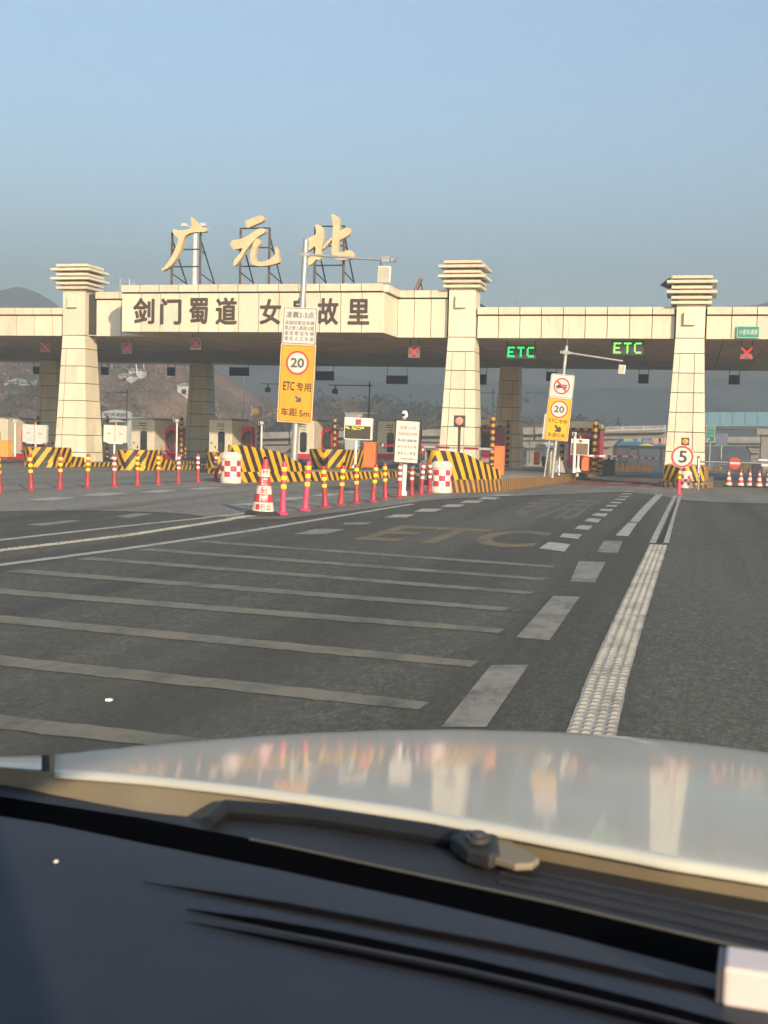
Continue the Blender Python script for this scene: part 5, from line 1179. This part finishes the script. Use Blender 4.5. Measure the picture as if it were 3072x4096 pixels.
for o in root.children: o.location.z = h / 2
for i, t in enumerate(('大巴停车', '广元 广场', '广元高速')): obj('lettering', text_mb(t, 0, h * (.84 - .22 * i), w * .82, h * .12, -.012, .012, .006), WHITE2, root)
obj('arrow', MB().prism([(-w * .35, -.012, h * .10), (-w * .28, -.012, h * .05), (-w * .15, -.012, h * .16), (-w * .12, -.012, h * .10), (-w * .08, -.012, h * .25), (-w * .3, -.012, h * .24), (-w * .24, -.012, h * .2)][::-1], (0, .006, 0)), WHITE2, root)
obj('leg', MB().tube((0, .2, ground_z(0, YN) - a.z), (0, .2, .1), .08, n=8), GALV, root)
YN = 134; a, b_ = V(2862, 1781, YN), V(2912, 1734, YN); w, h = b_.x - a.x, b_.z - a.z
root = thing('poster_board', 'blurred grey blue poster board beside the green direction sign', 'billboard', ((a.x + b_.x) / 2, YN, a.z)); obj('board', MB().box(-w / 2, w / 2, 0, .1, 0, h), mat('poster_sheet', (.20, .23, .32), .5, var=.35, scale=1.2, dirt=.8, dirtcol=(.45, .25, .22)), root)
obj('leg', MB().tube((0, .1, ground_z(0, YN) - a.z), (0, .1, 0), .1, n=8), GALV, root)
# orange water barriers beyond the open lane
for i in range(7):
    a = G(2466 + i * 22, 1864 - i * 1.2); a = V(2466 + i * 22, 1864 - i * 1.0, 84); z = ground_z(0, 84) + .06
    wdt = 20 / ppm(a); o = obj('water_barrier', MB().prism([(-wdt / 2, 0, 0), (wdt / 2, 0, 0), (wdt / 2 - .05, .1, .45), (wdt / 2 - .1, .18, .62), (-wdt / 2 + .1, .18, .62), (-wdt / 2 + .05, .1, .45)], (0, .35, 0)), mat('orange_plastic', (.72, .30, .05), .5, var=.15, scale=4), bevel=.03)
    o.location = (a.x, 84, z); tag(o, 'orange plastic water barrier, %s in the row beyond the open lane' % ORD[i], 'barrier', 'orange water barriers beyond the canopy')
# white van and parked lorry glimpsed beyond the island
a, b_ = V(2178, 1856, 88), V(2206, 1782, 88); w, h = b_.x - a.x, b_.z - a.z; root = thing('parked_truck', 'pale truck front glimpsed between the posts beyond the island', 'truck', ((a.x + b_.x) / 2, 88, a.z - .2), (0, 0, 0)); w *= 1.9
obj('cab', MB().prism([(-w / 2, y, z) for y, z in ((0, .45), (-.0, 1.3), (.35, h + .35), (1.7, h + .4), (1.7, .45))], (w, 0, 0)), WHITE, root, bevel=.08); obj('windscreen', MB().add([(-w * .44, -.01, 1.32), (w * .44, -.01, 1.32), (w * .42, .30, h + .22), (-w * .42, .30, h + .22)], [(0, 1, 2, 3)]).prism([(-w * .44, .0, 1.31), (w * .44, .0, 1.31), (w * .44, .02, 1.29), (-w * .44, .02, 1.29)], (0, .02, 0)), GLASSD, root)
obj('bumper', MB().box(-w / 2 - .02, w / 2 + .02, -.12, .1, .35, .75), DKSTEEL, root)
for s in (-1, 1):
    wh = obj('wheel', MB().tube((s * w * .5 - s * .22, .6, .42), (s * w * .5, .6, .42), .42, n=18), RUBBER, root); obj('rim', MB().tube((s * w * .5 - s * .02, .6, .42), (s * w * .5 + s * .01, .6, .42), .22, n=14), GALV, wh); obj('headlight', MB().cbox((s * w * .36, -.02, .95), .3, .08, .2), OFFW, root)
# shoulder building with lettered arch on the slope
YN = 126; a, b_ = V(408, 1672, YN), V(522, 1640, YN); w, h = b_.x - a.x, b_.z - a.z
root = thing('arched_sign_building', 'pale arched sign board with black characters above a low dark building', 'building', ((a.x + b_.x) / 2, YN, ground_z(0, YN)))
zb = a.z - root.location.z
obj('sign_arch', MB().prism([(-w / 2, 0, zb)] + [(w * (.5 - t), 0, zb + h * (.55 + .45 * math.sin(math.pi * (.15 + .75 * t)))) for t in (1, .9, .8, .7, .6, .5, .4, .3, .2, .1, 0)][0:] + [(w / 2, 0, zb)], (0, .5, 0)), mat('pale_arch', (.50, .52, .52), .6), root)
obj('lettering', text_mb('剑门关 欢迎您', -w * .02, zb + h * .42, w * .84, h * .42, -.03, .02, .02), PRINT, root)
obj('hall', MB().box(-w * .38, w * .25, .6, 8, 0, zb + .3), mat('dark_hall', (.10, .11, .12), .7), root); obj('white_wall', MB().box(w * .25, w * .52, .55, 6, 0, zb + .2), OFFW, root)
obj('hall_roof', MB().prism([(-w * .42, .4, zb - .5), (-w * .1, .4, zb + .1), (w * .28, .4, zb - .4)], (0, .15, 0)), OFFW, root)
# grey shed with corrugated wall beyond the LED board
YN = 105; a, b_ = V(1378, 1860, YN), V(1452, 1655, YN); w = b_.x - a.x
root = thing('site_building', 'grey corrugated site building behind the LED board', 'building', ((a.x + b_.x) / 2, YN, ground_z(0, YN))); h = b_.z - root.location.z
obj('wall', MB().box(-w / 2, w / 2, 0, 5, 0, h - .6), OFFW, root); m = MB()
for i in range(16): m.box(-w / 2 + w * i / 16, -w / 2 + w * (i + .6) / 16, -.06, 0, h - .7, h)
o = obj('corrugated_sheet', m, OFFW, root); o['kind'] = 'stuff'; obj('roof', MB().box(-w / 2 - .1, w / 2 + .1, -.1, 5.1, h - .0, h + .12), CONC, root)
a = V(1478, 1860, 104); root = thing('louvre_tower', 'dark louvred stack beside the dark camera pole', 'tower', (a.x, 104, ground_z(0, 104))); h = V(1478, 1655, 104).z - root.location.z
obj('core', MB().box(-.45, .45, 0, .8, 0, h), DKSTEEL, root)
for i in range(14): obj('louvre', MB().box(-.52, .52, -.08, .2, h * (i + .2) / 14, h * (i + .55) / 14), mat('louvre_grey', (.12, .12, .12), .6), root)

# hills
def hill_mat(name, cols, patch, scale, earth=None):
    m_, t, b = nodes_of(name); n1 = noise_n(t, scale, 9, .72); n2 = noise_n(t, scale * 5, 6, .7)
    c = ramp(t, n1, [(.30, cols[0]), (.43, cols[1]), (.55, cols[2]), (.68, cols[3])]); c = mixc(t, ramp(t, n2, [(.42, (0, 0, 0)), (.62, (patch,) * 3)]), c, cols[4])
    if earth: c = mixc(t, ramp(t, noise_n(t, scale * 1.4, 4, .5, stretch=(1, 1, 2.0)), [(.60, (0, 0, 0)), (.66, (.85,) * 3)]), c, earth)
    t.links.new(c, b.inputs['Base Color']); b.inputs['Roughness'].default_value = 1.0; b.inputs['Specular IOR Level'].default_value = .1
    bump(t, b, n2, 1.0, .8); return m_
def hill_z(x, y, y0, y1, prof, rough, seed):
    v = (y - y0) / (y1 - y0); top = prof(x); sh = math.sin(min(1, v * 1.15) * math.pi / 2) if v < .87 else 1 - (v - .87) * 1.5
    return -6 + (top + 6) * sh + rough * noise.fractal(Vector((x, y, seed)) / (rough * 9), 1.0, 2.0, 6) * min(1, v * 4)
def hill(name, y0, y1, x0, x1, nx, ny, prof, m_, rough, seed):
    mm = MB()
    for j in range(ny + 1):
        y = y0 + (y1 - y0) * j / ny
        for i in range(nx + 1):
            x = x0 + (x1 - x0) * i / nx; mm.v.append(Vector((x, y, hill_z(x, y, y0, y1, prof, rough, seed))))
    for j in range(ny):
        for i in range(nx):
            a = j * (nx + 1) + i; mm.f.append((a, a + 1, a + nx + 2, a + nx + 1))
    o = obj(name, mm, m_, smooth=True); o['kind'] = 'structure'; return o
SHRUB = [(.06, .07, .04), (.15, .115, .07), (.27, .165, .115), (.38, .24, .16), (.06, .075, .05)]
H1 = hill_mat('brown_shrub_hill', SHRUB, .75, .035, (.44, .30, .17)); H2 = hill_mat('dark_wooded_slope', [(.06, .085, .075), (.10, .115, .095), (.15, .135, .12), (.19, .155, .145), (.06, .09, .08)], .6, .02)
def elev(px, py, y): return V(px, py, y).z
# near scrub hillside seen under the canopy on one side
tab1 = sorted((V(px, py, 192).x, V(px, py, 192).z) for px, py in ((-900, 1400), (0, 1395), (300, 1390), (560, 1425), (700, 1470), (800, 1545), (900, 1600), (1050, 1625), (1250, 1640), (1500, 1690), (1800, 1720)))
P1 = lambda x: lerp_table(tab1, x)
H = hill('near_hill', 132, 222, tab1[0][0] - 90, tab1[-1][0] + 30, 190, 60, P1, H1, 3.6, 1.7)
def on_hill(px, py):                          # where the line of sight meets the near hillside
    y = 134.0
    while y < 218:
        p = V(px, py, y)
        if p.z <= hill_z(p.x, y, 132, 222, P1, 3.6, 1.7): return p
        y += .5
    return V(px, py, 195)
tab2 = sorted((V(px, py, 395).x, V(px, py, 395).z) for px, py in ((-1500, 1330), (600, 1330), (1000, 1470), (1300, 1515), (1700, 1530), (2300, 1545), (2700, 1540), (3072, 1530), (4200, 1500)))
hill('middle_hill', 320, 432, tab2[0][0] - 100, tab2[-1][0] + 100, 150, 40, lambda x: lerp_table(tab2, x), H2, 6.5, 5.1)
tab3 = sorted((V(px, py, 520).x, V(px, py, 520).z) for px, py in ((-2500, 1120), (-600, 1125), (-100, 1145), (60, 1160), (150, 1188), (260, 1232), (500, 1250), (1000, 1246), (1600, 1262), (1900, 1246), (2040, 1220), (2110, 1222), (2200, 1258), (2600, 1262), (2850, 1240), (3000, 1215), (3080, 1198), (3400, 1170), (5500, 1150)))
hill('far_mountain', 440, 545, tab3[0][0] - 60, tab3[-1][0] + 60, 200, 40, lambda x: lerp_table(tab3, x), H2, 5.5, 9.3)
# scrub on the near hillside: countless bushes
vs = H.data.vertices; tri = []
bmx = bmesh.new(); bmesh.ops.create_icosphere(bmx, subdivisions=1, radius=1.0); ico = [v.co.copy() for v in bmx.verts]; icf = [tuple(v.index for v in f.verts) for f in bmx.faces]; bmx.free()
SCR = [mat('scrub_' + n, c, 1.0, var=.45, scale=.25, spec=.1) for n, c in (('rust', (.27, .15, .10)), ('straw', (.36, .26, .165)), ('green', (.06, .07, .04)), ('grey', (.18, .13, .10)))]
rnd = random.Random(3); bush = [MB() for _ in SCR]
for k in range(11000):
    u, v_ = rnd.random(), rnd.random() ** 1.2
    i, j = int(u * 189), int(v_ * 50); p = vs[j * 191 + i].co
    n = noise.noise(Vector((p.x * .03, p.y * .03, p.z * .06))) + rnd.uniform(-.35, .35); w = 2 if n > .22 else 0 if n > 0 else 3 if n > -.25 else 1
    s = rnd.uniform(.4, 1.35) * (1.5 if w == 2 else 1); q = p + Vector((rnd.uniform(-1, 1), rnd.uniform(-1, 1), s * .25))
    for _ in range(12):                       # a tuft of twigs and leaves
        d = Vector((rnd.gauss(0, .5), rnd.gauss(0, .5), rnd.uniform(-.2, .75))) * s; e = Vector((rnd.uniform(-1, 1), rnd.uniform(-1, 1), rnd.uniform(-.6, 1))) * s * .38; g = Vector((rnd.uniform(-1, 1), rnd.uniform(-1, 1), rnd.uniform(-1, .6))) * s * .32
        bush[w].add([q + d, q + d + e, q + d + g], [(0, 1, 2)])
for b_, m_, n in zip(bush, SCR, ('rust_brown', 'straw_pale', 'dark_green', 'grey_brown')):
    o = obj('hillside_scrub', b_, m_); tag(o, '%s scrub bushes covering the near hillside' % n.replace('_', ' '), 'scrub', kind='stuff')
# tall dry grass below the low bridge
gr = MB(); rnd = random.Random(5)
for k in range(2600):
    px = rnd.choice((rnd.gauss(2985, 30), rnd.gauss(2860, 22), rnd.uniform(2822, 3072))); y = rnd.uniform(104, 116); p = V(px, 1830, y); z = ground_z(0, y); h = rnd.uniform(.5, 1.5) * (1.3 if abs(px - 2985) < 40 else .8); a = rnd.uniform(0, 3.1); d = Vector((math.cos(a), math.sin(a), 0)) * .05; l = Vector((rnd.uniform(-.4, .4), rnd.uniform(-.2, .2), h))
    b0 = Vector((p.x, y, z)); gr.add([b0 - d, b0 + d, b0 + l * .6 + d * .7, b0 + l], [(0, 1, 2), (0, 2, 3)])
tag(obj('dry_grass', gr, mat('straw_grass', (.30, .21, .11), .95, var=.4, scale=.8)), 'tall dry straw grass below the low bridge', 'grass', kind='stuff')
# shed, towers and turbines on the slopes
def house(px, py, y, w, h, label, mt):
    p = on_hill(px, py + 8); root = thing('hillside_hut', label, 'hut', p - Vector((0, 0, .4)), group='white huts scattered on the hillside'); obj('wall', MB().box(-w / 2, w / 2, 0, w * .8, 0, h), mt, root); obj('roof', MB().prism([(-w / 2 - .3, -.3, h), (w / 2 + .3, -.3, h), (0, -.3, h + w * .16)], (0, w * .9, 0)), mat('grey_roof', (.35, .34, .33), .9), root); obj('window', MB().box(-w * .2, w * .1, -.03, 0, h * .35, h * .7), GLASSD, root)
for a in ((738, 1578, 215, 2.7, 2.3, 'white hut beside the shaded rear column'), (540, 1508, 235, 2.4, 1.9, 'pale hut beside the lattice tower'), (500, 1516, 232, 2.6, 1.3, 'low white hut below the lattice tower'), (150, 1537, 220, 3.5, .8, 'low white roof on the slope by the sunlit column'), (65, 1530, 222, 4.4, .7, 'long low white roof at the picture edge')): house(*a, WHITE)
p = on_hill(496, 1500); root = thing('lattice_tower', 'steel lattice tower on the hillside above the booths', 'tower', p); m = MB()
for s in (-1, 1): m.tube((s * 2.4, 0, 0), (s * .8, 0, 16), .10, n=5); m.tube((s * 2.4, 3, 0), (s * .8, 1.5, 16), .10, n=5)
obj('legs_frame', m, GALV, root); m = MB()
for k in range(6):
    z0, z1 = k * 2.6, k * 2.6 + 2.6; a, b_ = 2.4 - z0 * .1, 2.4 - z1 * .1; m.tube((-a, 0, z0), (b_, 0, z1), .06, n=4).tube((a, 0, z0), (-b_, 0, z1), .06, n=4)
obj('bracing', m, GALV, root)
for px, py, lab in ((2068, 1212, 'faint white wind turbine on the ridge between the columns'), (97, 1150, 'faint white wind turbine on the far ridge')):
    y = 548; p = V(px, py, y); root = thing('wind_turbine', lab, 'wind turbine', p - Vector((0, 0, 14)), group='wind turbines on the ridge'); root.scale = (.235,) * 3; obj('tower', MB().tube((0, 0, 0), (0, 0, 62), 2.2, 1.3, 8), WHITE, root)
    for k in range(3):
        a = math.radians(50 + 120 * k + (px > 1000) * 10); obj('blade', MB().prism([(1.2 * math.cos(a + 1.57), -3, 62 + 1.2 * math.sin(a + 1.57)), (-1.0 * math.cos(a + 1.57), -3, 62 - 1.0 * math.sin(a + 1.57)), (32 * math.cos(a), -3, 62 + 32 * math.sin(a))], (0, .6, 0)), WHITE, root)
    obj('nacelle', MB().box(-1.5, 1.5, -3, 5, 60.5, 63.5), WHITE, root)

# ------------------------------------------------------------------ the car we sit in: bonnet, cowl, dashboard
def front_edge(X): return 2.7337 - .6024 * (X + .1002) ** 2
def bz(X, Y):
    dx, t = X + .1002, Y - 1.6; e = max(0, Y - front_edge(X))
    return 1.1794 - .0513 * dx * dx - .0006 * dx ** 4 - .1205 * t - .015 * max(t, 0) ** 2 - 1.2 * e * e - 1.5 * e ** 3
RE = [(-1.30, 1.92), (-1.049, 1.818), (-.851, 1.759), (-.579, 1.663), (-.349, 1.583), (-.15, 1.501), (-.006, 1.451), (.104, 1.434), (.30, 1.43), (.60, 1.47)]
ZBT = [(-500, 1.06), (194, 1.106), (556, 1.131), (1111, 1.16), (1667, 1.178), (2222, 1.191), (2685, 1.197), (3600, 1.198)]
def PB(px, py, off): return PZ(px, py, lerp_table(ZBT, px) + off)      # a point at a height measured from the bonnet's rear edge
car = thing('car', 'silver white car seen from inside, over its bonnet and dark dashboard', 'car', (0, 0, 0))
cp, ct, cb_ = nodes_of('car_paint'); cb_.inputs['Base Color'].default_value = (.56, .545, .46, 1); cb_.inputs['Metallic'].default_value = .0; cb_.inputs['Roughness'].default_value = .45; cb_.inputs['Coat Weight'].default_value = .8; cb_.inputs['Coat Roughness'].default_value = .07; cb_.inputs['Coat IOR'].default_value = 1.45
def grid_surf(us, vs_, f, name, mt, parent, thick=0):
    m = MB(); n = len(us)
    for v in vs_:
        for u in us: m.v.append(Vector(f(u, v)))
    for j in range(len(vs_) - 1):
        for i in range(n - 1): a = j * n + i; m.f.append((a, a + 1, a + n + 1, a + n))
    o = obj(name, m, mt, parent, smooth=True)
    if thick: s = o.modifiers.new('solid', 'SOLIDIFY'); s.thickness = thick; s.offset = -1
    return o
def ease(v): return v
def bonnet_pt(u, v):
    yr = lerp_table(RE, u); y = yr + (max(front_edge(u), yr + .05) + .34 - yr) * v
    x = u - max(0, -.3 - u) / .75 * .577 * (y - yr); z = bz(x, y)          # the panel widens towards its front corner
    e = max(0, .016 - (y - yr)) / .016; z -= .012 * e * e
    return (x, y, z)
us = [-1.035 + i * .025 for i in range(80)]; vs_ = [0, .004, .008, .012, .018, .03] + [.05 + i * .05 for i in range(20)]
bonnet = grid_surf(us, vs_, bonnet_pt, 'bonnet', cp, car, .007)
TANP = mat('inner_flange_paint', (.22, .18, .12), .5, var=.1, scale=6)
# flange below the bonnet edge, cowl trough and plastic cowl cover
rear_px = [(-2600, 2951), (-500, 3040), (0, 3075), (194, 3090), (556, 3116), (1111, 3180), (1667, 3260), (2222, 3362), (2685, 3449), (3072, 3510), (3600, 3580), (5600, 3792)]
cow_px = [(-2600, 3024), (-500, 3100), (0, 3130), (194, 3175), (556, 3245), (830, 3275), (1111, 3262), (1667, 3320), (2222, 3440), (2685, 3520), (3072, 3590), (3600, 3680), (5600, 3952)]
fr_px = [(-2600, 2991), (-500, 3130), (0, 3185), (194, 3215), (556, 3270), (1111, 3375), (1667, 3495), (2222, 3612), (2685, 3722), (3072, 3810), (3600, 3930), (5600, 4293)]
ds_px = [(-2600, 3001), (-500, 3190), (0, 3265), (194, 3295), (556, 3370), (1111, 3480), (1667, 3600), (2222, 3730), (2685, 3850), (3072, 3950), (3600, 4080), (5600, 4473)]
bt_px = [(-2600, 4300), (-500, 4500), (0, 4500), (1536, 4700), (3600, 4900), (5600, 5200)]
pxs = list(range(-2600, -400, 200)) + list(range(-400, 3600, 60)) + list(range(3600, 5600, 200))
def band(top, zt, bot, zb_, name, mt, parent, n=6, sag=0.0):
    def f(u, v):
        a, b = PB(u, lerp_table(top, u), zt), PB(u, lerp_table(bot, u), zb_); p = a.lerp(b, v); p.z -= sag * math.sin(math.pi * v); return p
    return grid_surf(pxs, [i / n for i in range(n + 1)], f, name, mt, parent)
fen_t = [(-2600, 3060), (-500, 3030), (0, 3026), (166, 3021)]; fen_b = [(-2600, 3090), (-500, 3052), (0, 3068), (166, 3079)]
def fender_pt(u, v):
    a, b = PB(u, lerp_table(fen_t, u), -.035), PB(u, lerp_table(fen_b, u), -.003); p = a.lerp(b, v); p.z += .006 * math.sin(math.pi * v); return p
grid_surf([-2600 + i * 200 for i in range(11)] + [-400 + i * 33.3 for i in range(18)], [i / 8 for i in range(9)], fender_pt, 'fender', cp, car)
grid_surf([160, 172, 184, 198], [0, .5, 1], lambda u, v: PB(u, 3020 + 66 * v, -.045 + .03 * v), 'panel_gap', mat('gap_black', (.01, .01, .01), .9), car)
band(rear_px, -.008, cow_px, -.045, 'bonnet_flange', TANP, car, 6, .03)
COWL = mat('cowl_plastic', (.018, .019, .023), .6, var=.25, scale=14, bmp=.1)
cowl = band(cow_px, -.043, fr_px, -.038, 'cowl_cover', COWL, car, 8, -.004)
FRIT = mat('windscreen_frit', (.0025, .0025, .003), .9, var=.2, spec=.0)
band(fr_px, -.036, ds_px, -.024, 'windscreen_frit', FRIT, car, 4)
# wiper arm, spindle boss and cowl ribs lying in the trough
wp = [PB(x, y, -.025) for x, y in ((830, 3290), (900, 3235), (1250, 3262), (1700, 3330), (1900, 3365))]
obj('wiper_arm', MB().path(wp[1:], .014, 8).tube(wp[0], wp[1], .010, .014, 8), mat('wiper_black', (.010, .011, .014), .55), car, smooth=True)
pc = PB(1910, 3362, -.006); obj('hinge_bracket', MB().prism([PB(x, y, -.010) for x, y in ((1800, 3340), (1880, 3310), (1990, 3320), (2000, 3405), (1960, 3420), (1870, 3395))], (0, 0, -.02)), mat('bracket_black', (.022, .022, .024), .6), car, bevel=.004)
obj('hinge_bolt', MB().lathe([(.016, 0), (.016, .006), (.010, .007), (.010, .011)], 16, pc), DKSTEEL, car, smooth=True)
obj('hinge_paint_lug', MB().prism([PB(x, y, -.016) for x, y in ((1990, 3330), (2060, 3370), (2160, 3430), (2130, 3452), (2060, 3455), (1960, 3425))], (0, 0, -.010)), mat('lug_paint', (.20, .165, .11), .6), car, bevel=.003)
for k in range(3):
    rp = [(x, lerp_table(cow_px, x) + (lerp_table(fr_px, x) - lerp_table(cow_px, x)) * (.40 + .2 * k)) for x in (2000, 2250, 2500, 2800, 3072, 3400)]; obj('cowl_rib', MB().path([PB(x, y, -.036) for x, y in rp], .0035, 6), COWL, cowl)
obj('screen_seal', MB().path([PB(x, lerp_table(fr_px, x) + 3, -.034) for x in range(1000, 3400, 100)], .0022, 6), mat('seal_grey', (.09, .085, .07), .5), car)
# dashboard
dm, dt, db = nodes_of('dashboard_plastic'); db.inputs['Base Color'].default_value = (.030, .034, .044, 1); db.inputs['Roughness'].default_value = .62; db.inputs['Specular IOR Level'].default_value = .35; bump(dt, db, noise_n(dt, 900, 2), .35, .0006)
dc = ramp(dt, noise_n(dt, 3, 4), [(.3, (.020, .026, .040)), (.7, (.028, .034, .050))]); dt.links.new(dc, db.inputs['Base Color'])
def dash_pt(u, v):
    a, b = PB(u, lerp_table(ds_px, u), -.020), PB(u, lerp_table(bt_px, u), .03); p = a.lerp(b, v); p.z += .012 * math.sin(math.pi * min(1, v * 2.2)) if v < .45 else 0; return p
dash = grid_surf(pxs, [i / 24 for i in range(25)], dash_pt, 'dashboard', dm, car)
def on_dash(px, py, lift=.002):
    t, b_ = lerp_table(ds_px, px), lerp_table(bt_px, px); best = None
    for i in range(201):
        p = Vector(dash_pt(px, i / 200)); d = p - Vector((0, 0, EYE)); y = 2048 - FPX * d.dot(CU) / d.dot(CF)
        if best is None or abs(y - py) < best[0]: best = (abs(y - py), p)
    return best[1] + Vector((0, 0, lift))
SLOT = mat('vent_slot_black', (.003, .003, .004), 1.0, spec=0.0); LIP = mat('vent_lip', (.035, .036, .042), .45)
def slot(pts, w, name, mt, lift):
    P = [on_dash(*p, lift) for p in pts]; m = MB(); n = len(P)
    for i in range(n - 1):
        wa = w * min(1, .15 + i * .5, .15 + (n - 1 - i) * 2); wb = w * min(1, .15 + (i + 1) * .5, .15 + (n - 2 - i) * 2); d = Vector((0, 1, 0))
        m.quad(P[i] - d * wa, P[i + 1] - d * wb, P[i + 1] + d * wb, P[i] + d * wa)
    return obj(name, m, mt, dash)
s1 = [(570 + 290 * i, 3538 + 46.5 * i + 1.3 * i * i) for i in range(10)]; slot(s1, .009, 'defroster_groove', mat('groove_dark', (.010, .0085, .008), 1.0, spec=0.0), .003)
s2 = [(745 + 270 * i, 3646 + 47 * i + 1.6 * i * i) for i in range(10)]; slot(s2, .013, 'defroster_slot', SLOT, .003); slot([(x, y + 34) for x, y in s2], .002, 'vent_lip', LIP, .006); slot([(x, y + 56) for x, y in s2], .007, 'lower_slot', SLOT, .0035)
p = on_dash(224, 3450, 0); o = obj('dust_speck', MB().lathe([(.0035, 0), (.003, .002), (.001, .003)], 8, p), WHITE); tag(o, 'tiny white speck of dust on the dark dashboard', 'speck')
# pale device standing on the dashboard at the edge of view
q = on_dash(2960, 4020, 0); root = thing('dashboard_box', 'pale pinkish box standing on the dashboard', 'box', q, (0, 0, -.06)); BX = mat('pale_pink_plastic', (.62, .55, .54), .4)
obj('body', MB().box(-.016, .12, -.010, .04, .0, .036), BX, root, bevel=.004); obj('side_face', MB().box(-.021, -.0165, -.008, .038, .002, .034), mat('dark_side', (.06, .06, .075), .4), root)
# roof and rear of the cabin, which keep the sun off the dashboard
SH = mat('headliner', (.22, .21, .20), .9); obj('roof_panel', MB().box(-1.35, .55, -2.6, .30, 1.98, 2.03), cp, car); obj('headliner', MB().box(-1.33, .53, -2.58, .28, 1.955, 1.978), SH, car)
obj('rear_wall', MB().box(-1.35, .55, -2.65, -2.60, .5, 2.0), SH, car); obj('side_wall', MB().box(.552, .60, -2.6, -.55, .5, 2.0), SH, car); obj('door', MB().box(.555, .60, -.54, 1.3, .4, 1.18), cp, car); obj('side_wall', MB().box(-1.40, -1.352, -2.6, -.55, .5, 2.0), SH, car)

# ------------------------------------------------------------------ the hazy air
hz = MB().box(-700, 700, -80, 600, -12, 86); ho = obj('haze', hz); tag(ho, kind='stuff')
hm = bpy.data.materials.new('haze_air'); hm.use_nodes = True; ht = hm.node_tree; ht.nodes.remove(ht.nodes['Principled BSDF']); pv = ht.nodes.new('ShaderNodeVolumePrincipled')
pv.inputs['Color'].default_value = (.40, .49, .565, 1); pv.inputs['Density'].default_value = .0034; pv.inputs['Anisotropy'].default_value = 0.0
ht.links.new(pv.outputs[0], ht.nodes['Material Output'].inputs['Volume']); ho.data.materials.append(hm)
